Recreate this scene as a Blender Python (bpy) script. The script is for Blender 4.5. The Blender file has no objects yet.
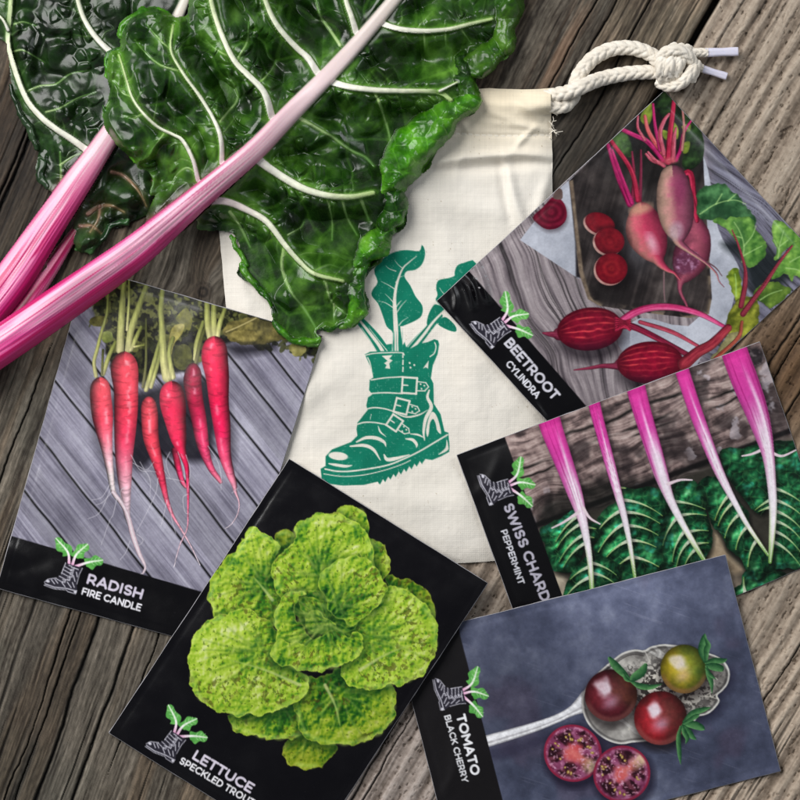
import bpy, math
import numpy as np

# ------------------------------------------------------------------ camera, world, lamps
S = 0.0005                 # metres per unit of the layout grid (1600 units = 0.8 m)
CAM_H = 0.80               # camera height over the table
scene = bpy.context.scene
cam_data = bpy.data.cameras.new('camera')
cam = bpy.data.objects.new('camera', cam_data)
scene.collection.objects.link(cam)
cam.location = (0, 0, CAM_H)
cam_data.sensor_width = 36
cam_data.lens = 18 * CAM_H / (400 * S)
cam_data.clip_start = 0.01
cam_data.clip_end = 50
scene.camera = cam

world = bpy.data.worlds.new('World')
scene.world = world
world.use_nodes = True
bg = world.node_tree.nodes['Background']
bg.inputs['Strength'].default_value = 0.31
# soft surroundings: bright round about, dimmer straight overhead
_n, _l = world.node_tree.nodes, world.node_tree.links
_tc = _n.new('ShaderNodeTexCoord')
_sp = _n.new('ShaderNodeSeparateXYZ')
_rp = _n.new('ShaderNodeValToRGB')
_rp.color_ramp.elements[0].position = 0.35
_rp.color_ramp.elements[0].color = (0.86, 0.93, 1.0, 1)
_rp.color_ramp.elements[1].position = 0.92
_rp.color_ramp.elements[1].color = (0.20, 0.22, 0.24, 1)
_l.new(_tc.outputs['Generated'], _sp.inputs[0])
_l.new(_sp.outputs['Z'], _rp.inputs['Fac'])
_l.new(_rp.outputs['Color'], bg.inputs['Color'])


def area(name, loc, target, size, power, col):
    d = bpy.data.lights.new(name, 'AREA')
    d.shape = 'RECTANGLE'
    d.size, d.size_y = size
    d.energy = power
    d.color = col
    o = bpy.data.objects.new(name, d)
    scene.collection.objects.link(o)
    o.location = loc
    v = [t - l for t, l in zip(target, loc)]
    from mathutils import Vector
    o.rotation_euler = Vector(v).to_track_quat('-Z', 'Y').to_euler()
    return o


area('window_light', (-0.74, 0.60, 0.82), (0, 0, 0), (0.95, 0.95), 23.0, (1.0, 0.99, 0.975))
area('added_side_light', (0.9, 0.75, 0.9), (0, 0, 0), (0.5, 0.7), 5.0, (0.93, 0.96, 1.0))  # weaker second lamp, added at the right

scene.view_settings.view_transform = 'Standard'
scene.view_settings.look = 'None'
scene.view_settings.exposure = 0
scene.view_settings.gamma = 1

# ------------------------------------------------------------------ small helpers
RNG = np.random.default_rng(7)
LAT = RNG.random((512, 512)).astype(np.float32)
PTS = RNG.random((256, 256, 2)).astype(np.float32)
F = np.float32


def vnoise(x, y, seed=0):
    x = x + seed * 37.17
    y = y + seed * 91.73
    xi = np.floor(x).astype(np.int64)
    yi = np.floor(y).astype(np.int64)
    fx = (x - xi).astype(F)
    fy = (y - yi).astype(F)
    fx = fx * fx * (3 - 2 * fx)
    fy = fy * fy * (3 - 2 * fy)
    a = LAT[yi & 511, xi & 511]
    b = LAT[yi & 511, (xi + 1) & 511]
    c_ = LAT[(yi + 1) & 511, xi & 511]
    d = LAT[(yi + 1) & 511, (xi + 1) & 511]
    return (a + (b - a) * fx) * (1 - fy) + (c_ + (d - c_) * fx) * fy


def fbm(x, y, sx, sy=None, octv=4, seed=0, gain=0.5):
    """0..1 fractal noise with feature size sx, sy"""
    sy = sx if sy is None else sy
    out = 0
    amp = 1.0
    tot = 0
    for o in range(octv):
        out = out + amp * vnoise(x / sx * 2 ** o, y / sy * 2 ** o, seed + o * 3)
        tot += amp
        amp *= gain
    return out / tot


def voro(x, y, s, seed=0):
    x = x / s + seed * 17.3
    y = y / s + seed * 5.9
    xi = np.floor(x).astype(np.int64)
    yi = np.floor(y).astype(np.int64)
    f1 = np.full(x.shape, 9.0, F)
    f2 = np.full(x.shape, 9.0, F)
    cid = np.zeros(x.shape, F)
    for dy in (-1, 0, 1):
        for dx in (-1, 0, 1):
            p = PTS[(yi + dy) & 255, (xi + dx) & 255]
            d = np.hypot(xi + dx + p[..., 0] - x, yi + dy + p[..., 1] - y).astype(F)
            near = d < f1
            f2 = np.where(near, f1, np.minimum(f2, d))
            cid = np.where(near, p[..., 0] + p[..., 1] * 0.37, cid)
            f1 = np.where(near, d, f1)
    return f1, f2, np.mod(cid * 7.13, 1.0)


def sm(a, b, x):
    t = np.clip((x - a) / (b - a), 0, 1)
    return t * t * (3 - 2 * t)


def rgb(r, g, b):
    return np.array([r, g, b], F) / 255.0


def mix(a, b, t):
    t = np.asarray(t)
    if t.ndim == 1:
        t = t[:, None]
    return a * (1 - t) + b * t


def ramp(t, stops):
    """stops: [(pos, rgb255)...]"""
    ps = [s[0] for s in stops]
    return np.stack([np.interp(t, ps, [s[1][k] / 255.0 for s in stops]) for k in range(3)], -1).astype(F)


def lin(c):
    c = np.clip(c, 0, 1)
    return np.where(c <= 0.04045, c / 12.92, ((c + 0.055) / 1.055) ** 2.4).astype(F)


def catmull(pts, n=6, closed=False):
    p = np.array(pts, float)
    if closed:
        q = np.vstack([p[-1:], p, p[:2]])
    else:
        q = np.vstack([2 * p[0] - p[1], p, 2 * p[-1] - p[-2]])
    out = []
    for i in range(1, len(q) - 2):
        a, b, c_, d = q[i - 1], q[i], q[i + 1], q[i + 2]
        for k in range(n):
            t = k / n
            out.append(0.5 * ((2 * b) + (c_ - a) * t + (2 * a - 5 * b + 4 * c_ - d) * t * t + (3 * b - a - 3 * c_ + d) * t ** 3))
    if not closed:
        out.append(p[-1])
    return np.array(out)


def sd_poly(pts, x, y):
    p = np.asarray(pts, float)
    best = np.full(x.shape, 1e9, F)
    inside = np.zeros(x.shape, bool)
    n = len(p)
    for i in range(n):
        ax, ay = p[i]
        bx, by = p[(i + 1) % n]
        ex, ey = bx - ax, by - ay
        L = ex * ex + ey * ey + 1e-9
        wx, wy = x - ax, y - ay
        t = np.clip((wx * ex + wy * ey) / L, 0, 1)
        best = np.minimum(best, (wx - ex * t) ** 2 + (wy - ey * t) ** 2)
        cond = (ay <= y) != (by <= y)
        if abs(ey) > 1e-9:
            inside ^= cond & (x < ax + (y - ay) * ex / ey)
    d = np.sqrt(best)
    return np.where(inside, -d, d)


class Canvas:
    """a cloud of surface points painted with the pattern printed or grown on it"""

    def __init__(self, X, Y, step, base=(0, 0, 0)):
        self.shape = X.shape
        self.X = X.ravel().astype(F)
        self.Y = Y.ravel().astype(F)
        self.aa = step
        n = self.X.size
        self.C = np.empty((n, 3), F)
        self.C[:] = rgb(*base)
        self.I = np.zeros(n, np.int16)
        self.Z = np.zeros(n, F)

    def sub(self, pts, pad):
        p = np.asarray(pts, float)
        x0, y0 = p[:, :2].min(0) - pad
        x1, y1 = p[:, :2].max(0) + pad
        return np.nonzero((self.X > x0) & (self.X < x1) & (self.Y > y0) & (self.Y < y1))[0]

    def put(self, idx, a, col, pid=None):
        if callable(col):
            raise TypeError
        col = np.asarray(col, F)
        if col.ndim == 1:
            col = col[None, :]
        self.C[idx] = self.C[idx] * (1 - a[:, None]) + col * a[:, None]
        if pid is not None:
            self.I[idx[a > 0.5]] = pid

    def poly(self, pts, col, pid=None, smooth=True, alpha=1.0, soft=None, n=4, rough=0.0, rs=8.0, seed=0):
        p = catmull(pts, n, True) if smooth else np.array(pts, float)
        soft = soft or self.aa
        idx = self.sub(p, soft + 2 + rough)
        if not len(idx):
            return idx, None
        x, y = self.X[idx], self.Y[idx]
        d = sd_poly(p, x, y)
        if rough:
            d = d + rough * (fbm(x, y, rs, octv=3, seed=seed) - 0.5) * 2
        a = np.clip(0.5 - d / soft, 0, 1) * alpha
        if callable(col):
            keep = a > 0
            idx, a, d, x, y = idx[keep], a[keep], d[keep], x[keep], y[keep]
            if not len(idx):
                return idx, None
            col = col(x, y, -d)
        self.put(idx, a, col, pid)
        return idx, d

    def tube_field(self, pts, n=5, pad=3, straight=False):
        p = np.array(pts, float) if straight else catmull(pts, n)
        rmax = p[:, 2].max()
        idx = self.sub(p, rmax + pad)
        x, y = self.X[idx], self.Y[idx]
        D = np.full(x.shape, 1e3, F)
        T = np.zeros(x.shape, F)
        Q = np.zeros(x.shape, F)
        R = np.ones(x.shape, F)
        seg = np.hypot(*(p[1:, :2] - p[:-1, :2]).T)
        cum = np.concatenate([[0], np.cumsum(seg)])
        for i in range(len(p) - 1):
            ax, ay, ar = p[i]
            bx, by, br = p[i + 1]
            m = np.nonzero((x > min(ax, bx) - rmax - pad) & (x < max(ax, bx) + rmax + pad) & (y > min(ay, by) - rmax - pad) & (y < max(ay, by) + rmax + pad))[0]
            if not len(m):
                continue
            ex, ey = bx - ax, by - ay
            L = ex * ex + ey * ey + 1e-9
            wx, wy = x[m] - ax, y[m] - ay
            t = np.clip((wx * ex + wy * ey) / L, 0, 1)
            dist = np.hypot(wx - ex * t, wy - ey * t)
            r = ar + (br - ar) * t
            d = dist - r
            better = d < D[m]
            mb = m[better]
            D[mb] = d[better]
            T[mb] = (cum[i] + t[better] * seg[i]) / cum[-1]
            sgn = np.sign(ex * wy - ey * wx)[better]
            Q[mb] = np.clip(sgn * dist[better] / np.maximum(r[better], 1e-3), -1, 1)
            R[mb] = r[better]
        return idx, D, T, Q, R

    def tube(self, pts, col, pid=None, alpha=1.0, soft=None, n=5, straight=False):
        idx, D, T, Q, R = self.tube_field(pts, n, straight=straight)
        if not len(idx):
            return
        soft = soft or self.aa
        a = np.clip(0.5 - D / soft, 0, 1) * alpha
        keep = a > 0
        if not keep.any():
            return
        idx, a = idx[keep], a[keep]
        if callable(col):
            col = col(self.X[idx], self.Y[idx], T[keep], Q[keep])
        self.put(idx, a, col, pid)

    def line(self, pts, w, col, **k):
        self.tube([(x, y, w / 2) for x, y in pts], col, **k)

    def ell(self, cx, cy, rx, ry, rot, col, pid=None, alpha=1.0, soft=None):
        R_ = max(rx, ry)
        idx = self.sub([(cx - R_, cy - R_), (cx + R_, cy + R_)], 2)
        if not len(idx):
            return
        x, y = self.X[idx] - cx, self.Y[idx] - cy
        cr, sr = math.cos(math.radians(rot)), math.sin(math.radians(rot))
        u, v = (x * cr + y * sr) / rx, (-x * sr + y * cr) / ry
        rho = np.hypot(u, v)
        soft = soft or self.aa
        a = np.clip(0.5 - (rho - 1) * min(rx, ry) / soft, 0, 1) * alpha
        keep = a > 0
        if not keep.any():
            return
        idx, a = idx[keep], a[keep]
        if callable(col):
            col = col(self.X[idx], self.Y[idx], u[keep], v[keep])
        self.put(idx, a, col, pid)


# ------------------------------------------------------------------ mesh output
def world_pos(x, y, z):
    k = 1 - z * S / CAM_H          # layout is drawn as seen from above: things standing higher lie a little nearer the middle
    return np.stack([(x - 400) * S * k, (400 - y) * S * k, z * S], -1)


def link(o, parent=None):
    scene.collection.objects.link(o)
    if parent is not None:
        o.parent = parent
    return o


def empty(name, label, cat, group=None, kind=None):
    o = bpy.data.objects.new(name, None)
    o.empty_display_size = 0.01
    link(o)
    if label:
        o['label'] = label
    if cat:
        o['category'] = cat
    if group:
        o['group'] = group
    if kind:
        o['kind'] = kind
    return o


def raw_mesh(name, co, faces, mat, parent, col=None, nor=None, smooth=True):
    """co (n,3); faces (m,4) or (m,3) int array"""
    me = bpy.data.meshes.new(name)
    n, (m, k) = len(co), faces.shape
    me.vertices.add(n)
    me.vertices.foreach_set('co', np.ascontiguousarray(co, F).ravel())
    me.loops.add(m * k)
    me.loops.foreach_set('vertex_index', np.ascontiguousarray(faces, np.int32).ravel())
    me.polygons.add(m)
    me.polygons.foreach_set('loop_start', np.arange(0, m * k, k, dtype=np.int32))
    me.polygons.foreach_set('use_smooth', np.full(m, smooth, bool))
    me.update(calc_edges=True)
    if col is not None:
        at = me.color_attributes.new('pattern', 'FLOAT_COLOR', 'POINT')
        rgba = np.ones((n, 4), F)
        rgba[:, :3] = col
        at.data.foreach_set('color', rgba.ravel())
    if nor is not None:
        me.normals_split_custom_set_from_vertices(nor)
    me.materials.append(mat)
    o = bpy.data.objects.new(name, me)
    return link(o, parent)


def surface(cv, parts, parent, mask=None, fix_normals=True):
    """the painted points as meshes, one for each id; parts: id -> (name, material[, parent id])"""
    h, w = cv.shape
    pos = world_pos(cv.X, cv.Y, cv.Z)
    colr = lin(cv.C)
    P3 = pos.reshape(h, w, 3)
    nor = None
    if fix_normals:
        gu = np.gradient(P3, axis=1)
        gv = np.gradient(P3, axis=0)
        nn = np.cross(gu, gv)
        nn *= np.sign(nn[..., 2:3] + 1e-20)
        nn /= np.linalg.norm(nn, axis=-1, keepdims=True) + 1e-20
        nor = nn.reshape(-1, 3).astype(F)
    ids = cv.I.reshape(h, w)
    base = np.arange(h * w).reshape(h, w)
    q = np.stack([base[:-1, :-1], base[1:, :-1], base[1:, 1:], base[:-1, 1:]], -1).reshape(-1, 4)
    e1 = pos[q[0, 1]] - pos[q[0, 0]]
    e2 = pos[q[0, 3]] - pos[q[0, 0]]
    if np.cross(e1, e2)[2] < 0:
        q = q[:, ::-1]
    fid = ids[:-1, :-1].ravel()
    if mask is not None:
        mk = mask.reshape(h, w)
        ok = (mk[:-1, :-1] & mk[1:, :-1] & mk[1:, 1:] & mk[:-1, 1:]).ravel()
        q, fid = q[ok], fid[ok]
    made = {}
    for k in parts:
        f = q[fid == k]
        if not len(f):
            continue
        used = np.zeros(h * w, bool)
        used[f.ravel()] = True
        newi = np.cumsum(used) - 1
        spec = parts[k]
        par = made.get(spec[2], parent) if len(spec) > 2 else parent
        o = raw_mesh(spec[0], pos[used], newi[f], spec[1], par, colr[used], None if nor is None else nor[used])
        if len(spec) > 3 and spec[3]:
            o['label'] = spec[3]
        made[k] = o
    return made


# ------------------------------------------------------------------ materials
def material(name, rough=0.5, spec=0.5, bumps=(), tint=None, colour=None, coat=0.0, coat_rough=0.1, sss=0.0, trans=0.0, sheen=0.0, mottle=None, rough_var=None):
    m = bpy.data.materials.new(name)
    m.use_nodes = True
    nt = m.node_tree
    N, L = nt.nodes, nt.links
    b = N['Principled BSDF']
    b.inputs['Roughness'].default_value = rough
    b.inputs['Specular IOR Level'].default_value = spec
    b.inputs['Coat Weight'].default_value = coat
    b.inputs['Coat Roughness'].default_value = coat_rough
    b.inputs['Sheen Weight'].default_value = sheen
    if trans:
        b.inputs['Transmission Weight'].default_value = trans
    if sss:
        b.inputs['Subsurface Weight'].default_value = sss
        b.inputs['Subsurface Radius'].default_value = (0.004, 0.003, 0.002)
        b.inputs['Subsurface Scale'].default_value = 0.5
    tc = N.new('ShaderNodeTexCoord')
    if colour is not None:
        src = N.new('ShaderNodeRGB')
        src.outputs[0].default_value = (*lin(rgb(*colour)), 1)
        out = src.outputs[0]
    else:
        src = N.new('ShaderNodeVertexColor')
        src.layer_name = 'pattern'
        out = src.outputs['Color']
    if mottle:
        sc, amt = mottle
        nz = N.new('ShaderNodeTexNoise')
        nz.inputs['Scale'].default_value = sc
        nz.inputs['Detail'].default_value = 4
        L.new(tc.outputs['Object'], nz.inputs['Vector'])
        mr = N.new('ShaderNodeMapRange')
        mr.inputs['From Min'].default_value = 0.3
        mr.inputs['From Max'].default_value = 0.7
        mr.inputs['To Min'].default_value = 1 - amt
        mr.inputs['To Max'].default_value = 1 + amt
        L.new(nz.outputs['Fac'], mr.inputs['Value'])
        mx = N.new('ShaderNodeVectorMath')
        mx.operation = 'SCALE'
        L.new(out, mx.inputs[0])
        L.new(mr.outputs['Result'], mx.inputs['Scale'])
        out = mx.outputs['Vector']
    L.new(out, b.inputs['Base Color'])
    if rough_var:
        sc, lo, hi = rough_var
        nz = N.new('ShaderNodeTexNoise')
        nz.inputs['Scale'].default_value = sc
        nz.inputs['Detail'].default_value = 5
        L.new(tc.outputs['Object'], nz.inputs['Vector'])
        mr = N.new('ShaderNodeMapRange')
        mr.inputs['From Min'].default_value = 0.35
        mr.inputs['From Max'].default_value = 0.65
        mr.inputs['To Min'].default_value = lo
        mr.inputs['To Max'].default_value = hi
        L.new(nz.outputs['Fac'], mr.inputs['Value'])
        L.new(mr.outputs['Result'], b.inputs['Roughness'])
    prev = None
    for kind, sc, strength, dist in bumps:
        if kind == 'noise':
            t = N.new('ShaderNodeTexNoise')
            t.inputs['Scale'].default_value = sc
            t.inputs['Detail'].default_value = 3
            L.new(tc.outputs['Object'], t.inputs['Vector'])
            h = t.outputs['Fac']
        else:                      # weave: two crossed thread waves, slightly out of true
            hs = []
            for ax in ('X', 'Y'):
                t = N.new('ShaderNodeTexWave')
                t.bands_direction = ax
                t.inputs['Scale'].default_value = sc
                t.inputs['Distortion'].default_value = 1.2
                t.inputs['Detail'].default_value = 1
                t.inputs['Detail Scale'].default_value = 0.25
                L.new(tc.outputs['Object'], t.inputs['Vector'])
                hs.append(t.outputs['Fac'])
            ad = N.new('ShaderNodeMath')
            ad.operation = 'MAXIMUM'
            L.new(hs[0], ad.inputs[0])
            L.new(hs[1], ad.inputs[1])
            h = ad.outputs[0]
        bp = N.new('ShaderNodeBump')
        bp.inputs['Strength'].default_value = strength
        bp.inputs['Distance'].default_value = dist
        L.new(h, bp.inputs['Height'])
        if prev is not None:
            L.new(prev, bp.inputs['Normal'])
        prev = bp.outputs['Normal']
    if prev is not None:
        L.new(prev, b.inputs['Normal'])
    return m


# ------------------------------------------------------------------ the height of everything laid down so far
class Support:
    def __init__(self, lo=-300, hi=1100, step=2.0):
        self.lo, self.step = lo, step
        ax = np.arange(lo, hi + step, step)
        self.x, self.y = np.meshgrid(ax, ax)
        self.h = np.zeros(self.x.shape, F)

    @staticmethod
    def _maxf(a, r):
        out = a.copy()
        for axis in (0, 1):
            src = out.copy()
            for k in range(1, r + 1):
                s = np.roll(src, k, axis)
                t = np.roll(src, -k, axis)
                out = np.maximum(out, np.maximum(s, t))
        return out

    @staticmethod
    def _box(a, r):
        for axis in (0, 1):
            c_ = np.cumsum(np.pad(a, [(r + 1, r) if k == axis else (0, 0) for k in (0, 1)], mode='edge'), axis, dtype=np.float64)
            n = 2 * r + 1
            a = (np.take(c_, range(n, c_.shape[axis]), axis) - np.take(c_, range(0, c_.shape[axis] - n), axis)) / n
        return a.astype(F)

    def drape(self, r):
        """a smooth sheet lying on top of everything: widened, then averaged twice"""
        k = max(1, int(r / self.step))
        return self._box(self._box(self._maxf(self.h, 2 * k), k), k)

    def sample(self, a, x, y):
        fx = np.clip((x - self.lo) / self.step, 0, a.shape[1] - 1.001)
        fy = np.clip((y - self.lo) / self.step, 0, a.shape[0] - 1.001)
        xi, yi = fx.astype(int), fy.astype(int)
        u, v = fx - xi, fy - yi
        return ((a[yi, xi] * (1 - u) + a[yi, xi + 1] * u) * (1 - v) + (a[yi + 1, xi] * (1 - u) + a[yi + 1, xi + 1] * u) * v).astype(F)

    def splat(self, x, y, z, mask=None):
        if mask is not None:
            x, y, z = x[mask], y[mask], z[mask]
        xi = np.round((x - self.lo) / self.step).astype(int)
        yi = np.round((y - self.lo) / self.step).astype(int)
        ok = (xi >= 0) & (yi >= 0) & (xi < self.h.shape[1]) & (yi < self.h.shape[0])
        np.maximum.at(self.h, (yi[ok], xi[ok]), z[ok])


SUP = Support()
# ------------------------------------------------------------------ weathered table top: planks of one grid, split at the gap
def build_table():
    ax = np.concatenate([np.arange(-420, -16, 4.0), np.arange(-16, 816, 0.8), np.arange(816, 1224, 4.0)])
    X, Y = np.meshgrid(ax, ax)
    cv = Canvas(X, Y, 0.8)
    x, y = cv.X, cv.Y
    warp = (fbm(x, y, 170, octv=3, seed=2) - 0.5) * 20
    gapc = x + 0.604 * y - 717 + (fbm(x, y, 60, octv=3, seed=5) - 0.5) * 5
    right = gapc > 0
    # across / along the grain
    cl = x + y * (0.40 + 0.00028 * x) + warp
    cr = x + 0.604 * y + warp * 0.5
    al = y * 0.86 - x * 0.35
    # a knot that the grain flows round
    kx, ky = 203, 292
    kd = np.hypot(x - kx, (y - ky))
    cl = cl + 14 * np.exp(-(kd / 26) ** 2) * np.sign(x - kx) * np.clip(np.abs(x - kx) / 8, 0, 1)
    # ---- older dark plank
    f1 = fbm(cl, al, 26, 420, 4, 11)
    f2 = fbm(cl, al, 7, 160, 4, 12, 0.6)
    f3 = fbm(cl, al, 2.2, 42, 3, 13, 0.6)
    f4 = fbm(x, y, 90, octv=4, seed=14)
    speck = fbm(cl, al, 1.6, 5, 2, 15)
    v = 0.50 + 0.50 * (f1 - 0.5) + 0.58 * (f2 - 0.5) + 0.62 * (f3 - 0.5) + 0.34 * (speck - 0.5)
    CL = ramp(v, [(0.0, (24, 20, 17)), (0.25, (52, 46, 40)), (0.45, (80, 75, 68)), (0.62, (102, 96, 88)), (0.8, (128, 121, 112)), (1, (158, 150, 140))])
    warm = sm(0.48, 0.66, fbm(cl, al, 34, 260, 3, 16)) * 0.7
    CL = CL * mix(rgb(255, 255, 255), rgb(250, 230, 210), warm)
    cool = sm(0.52, 0.70, f4) * 0.5
    CL = CL * mix(rgb(255, 255, 255), rgb(226, 236, 238), cool)
    # darker patches: top left and the strip beside the bag
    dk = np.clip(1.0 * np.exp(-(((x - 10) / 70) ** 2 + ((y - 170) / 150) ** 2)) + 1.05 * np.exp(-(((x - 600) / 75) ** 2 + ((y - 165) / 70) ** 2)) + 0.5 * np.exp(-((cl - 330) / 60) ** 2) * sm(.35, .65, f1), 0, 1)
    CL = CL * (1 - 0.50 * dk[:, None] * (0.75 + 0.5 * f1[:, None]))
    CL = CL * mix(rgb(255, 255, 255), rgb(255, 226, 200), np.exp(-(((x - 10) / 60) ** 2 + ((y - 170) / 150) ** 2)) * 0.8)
    # reddish streak near the rope
    st = np.exp(-((cl - (555 + 55 * 0.56 + 2)) / 16) ** 2) * sm(0.4, 0.6, f2) * np.exp(-((y - 55) / 60) ** 2)
    CL = mix(CL, rgb(122, 92, 72), st * 0.55)
    lf = np.exp(-(((x - 360) / 90) ** 2 + ((y - 760) / 110) ** 2))
    # ---- newer pale plank with raised ridges
    rid = cr / 21.0 + (fbm(cr, al, 60, 300, 3, 21) - 0.5) * 1.6
    rw = 0.5 + 0.5 * np.sin(rid * 2 * math.pi)
    g1 = fbm(cr, al, 9, 200, 4, 22, 0.6)
    g2 = fbm(cr, al, 2.4, 30, 3, 23, 0.6)
    g3 = fbm(x, y, 3.0, octv=2, seed=24)
    pits = sm(0.66, 0.74, fbm(cr, al, 3.0, 5.5, 3, 25)) * (1 - rw * 0.5)
    vr = 0.52 + 0.17 * (rw - 0.5) + 0.42 * (g1 - 0.5) + 0.30 * (g2 - 0.5) + 0.25 * (g3 - 0.5) - 0.20 * pits
    CR = ramp(vr, [(0.0, (58, 48, 40)), (0.25, (100, 88, 77)), (0.45, (139, 126, 114)), (0.6, (164, 151, 138)), (0.8, (184, 172, 159)), (1, (208, 198, 186))])
    br = np.exp(-(((x - 790) / 70) ** 2 + ((y - 370) / 90) ** 2))
    CR = CR * mix(rgb(255, 255, 255), rgb(150, 122, 92), br * 0.95)
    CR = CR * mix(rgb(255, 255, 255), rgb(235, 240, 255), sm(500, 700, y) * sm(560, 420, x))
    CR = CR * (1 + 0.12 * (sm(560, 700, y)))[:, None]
    # ---- cracks
    def crack(c0, off, wid, lo, hi, seed, depth):
        wob = (fbm(x * 0 + seed, al, 50, 60, 3, seed) - 0.5) * 6 + (fbm(x * 0 + seed, al, 50, 7, 3, seed + 2) - 0.5) * 1.8
        w = wid * sm(lo, lo + 60, y) * sm(hi, hi - 60, y) * (0.35 + 1.0 * fbm(x, al, 900, 40, 3, seed + 1))
        return np.exp(-((c0 - off - wob) / np.maximum(w, 0.05)) ** 2) * (w > 0.1) * depth
    base_c = 90 + 640 * (0.40 + 0.00028 * 90)
    ck = 0
    w0 = 0.0
    for (px, py, wid, lo, hi, sd) in [(91, 640, 2.3, 560, 980, 31), (128, 645, 1.8, 560, 980, 32), (70, 645, 1.1, 560, 980, 33), (155, 645, 1.2, 560, 790, 34),
                                      (45, 690, 1.1, 560, 1000, 35), (108, 700, 1.0, 600, 1000, 36), (20, 160, 1.6, -200, 420, 37), (35, 110, 1.2, -60, 300, 38), (5, 200, 1.3, 40, 420, 39),
                                      (600, 30, 1.0, -200, 240, 40), (560, 70, 0.9, -100, 240, 41), (640, 20, 0.9, -200, 200, 42), (20, 430, 1.1, 330, 600, 43), (48, 440, 0.9, 330, 560, 44)]:
        i = np.argmin((x - px) ** 2 + (y - py) ** 2)
        ck = np.maximum(ck, crack(cl, cl[i], wid, lo, hi, sd, 1.0))
    thin = sm(0.70, 0.80, fbm(cl, al, 5.5, 210, 3, 45)) * 0.40
    ck = np.maximum(ck, thin)
    CL = CL * (1 - 0.86 * ck[:, None])
    ckr = 0
    for (px, py, wid, lo, hi, sd) in [(782, 345, 1.3, 270, 470, 51), (795, 400, 1.4, 330, 500, 52), (768, 390, 1.0, 300, 470, 53), (770, 690, 0.9, 540, 900, 54), (410, 700, 1.2, 600, 980, 55), (380, 770, 1.0, 600, 980, 56)]:
        i = np.argmin((x - px) ** 2 + (y - py) ** 2)
        ckr = np.maximum(ckr, crack(cr, cr[i], wid, lo, hi, sd, 1.0))
    thinr = sm(0.70, 0.80, fbm(cr, al, 6.5, 180, 3, 57)) * 0.5
    ckr = np.maximum(ckr, thinr)
    CR = CR * (1 - 0.75 * ckr[:, None])
    # knot
    ring = 0.5 + 0.5 * np.sin(kd * 1.15)
    kn = np.exp(-(kd / 9.5) ** 4)
    CL = mix(CL, ramp(ring, [(0, (26, 21, 18)), (1, (62, 54, 47))]), kn * 0.9)
    CL = CL * np.array([1.0, 0.98, 0.945], F)
    CR = CR * np.array([0.96, 0.945, 0.92], F)
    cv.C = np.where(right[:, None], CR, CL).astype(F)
    cv.I = np.where(right, 2, 1).astype(np.int16)
    zl = 1.6 * (f1 - 0.5) + 1.9 * (f2 - 0.5) + 1.3 * (f3 - 0.5) - 4.5 * ck - 1.0
    zr = 2.0 * (rw - 0.5) + 1.6 * (g1 - 0.5) + 1.0 * (g2 - 0.5) - 1.6 * pits - 4.0 * ckr - 1.0
    z = np.where(right, zr, zl)
    gp = np.exp(-(np.abs(gapc) / (3.6 + 1.5 * fbm(x, y, 40, octv=2, seed=60))) ** 4)
    z = z - 22 * gp - 2.0 * np.exp(-(gapc / 8) ** 2)
    cv.Z = np.minimum(z, 0.3).astype(F)
    cv.C *= (1 - 0.55 * gp[:, None])
    wood = material('weathered_wood', 0.78, 0.28, bumps=[('noise', 1500, 0.25, 0.0003)], mottle=(2200, 0.10))
    top = empty('tabletop', 'weathered grey brown planked wooden tabletop under the packets', 'tabletop', kind='structure')
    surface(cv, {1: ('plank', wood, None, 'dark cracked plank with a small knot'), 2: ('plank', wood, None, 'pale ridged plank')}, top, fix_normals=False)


build_table()
# ------------------------------------------------------------------ cotton drawstring bag with its green boot print
def quad_grid(tl, tr, br, bl, step, wob=0.5, seed=0, bulge=(0, 0, 0, 0)):
    """a grid over a four-cornered sheet; bulge pushes the middle of top, right, bottom, left edges outwards"""
    tl, tr, br, bl = [np.array(p, float) for p in (tl, tr, br, bl)]
    nu = int(max(np.hypot(*(tr - tl)), np.hypot(*(br - bl))) / step) + 2
    nv = int(max(np.hypot(*(bl - tl)), np.hypot(*(br - tr))) / step) + 2
    u, v = np.meshgrid(np.linspace(0, 1, nu), np.linspace(0, 1, nv))
    p = (tl * ((1 - u) * (1 - v))[..., None] + tr * (u * (1 - v))[..., None] + br * (u * v)[..., None] + bl * ((1 - u) * v)[..., None])
    ex = (tr - tl) / np.hypot(*(tr - tl))
    ey = (bl - tl) / np.hypot(*(bl - tl))
    bt, brr, bb, bl_ = bulge
    p = p - ey * (bt * 4 * u * (1 - u) * (1 - v))[..., None] + ey * (bb * 4 * u * (1 - u) * v)[..., None]
    p = p + ex * (brr * 4 * v * (1 - v) * u)[..., None] - ex * (bl_ * 4 * v * (1 - v) * (1 - u))[..., None]
    wx = (fbm(p[..., 0], p[..., 1], 40, octv=4, seed=seed) - 0.5) * 2 * wob
    wy = (fbm(p[..., 0], p[..., 1], 40, octv=4, seed=seed + 50) - 0.5) * 2 * wob
    edge = np.minimum.reduce([u * np.hypot(*(tr - tl)), (1 - u) * np.hypot(*(tr - tl)), v * np.hypot(*(bl - tl)), (1 - v) * np.hypot(*(bl - tl))])
    return p[..., 0] + wx, p[..., 1] + wy, u, v, edge


TEAL = rgb(8, 112, 88)


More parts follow.
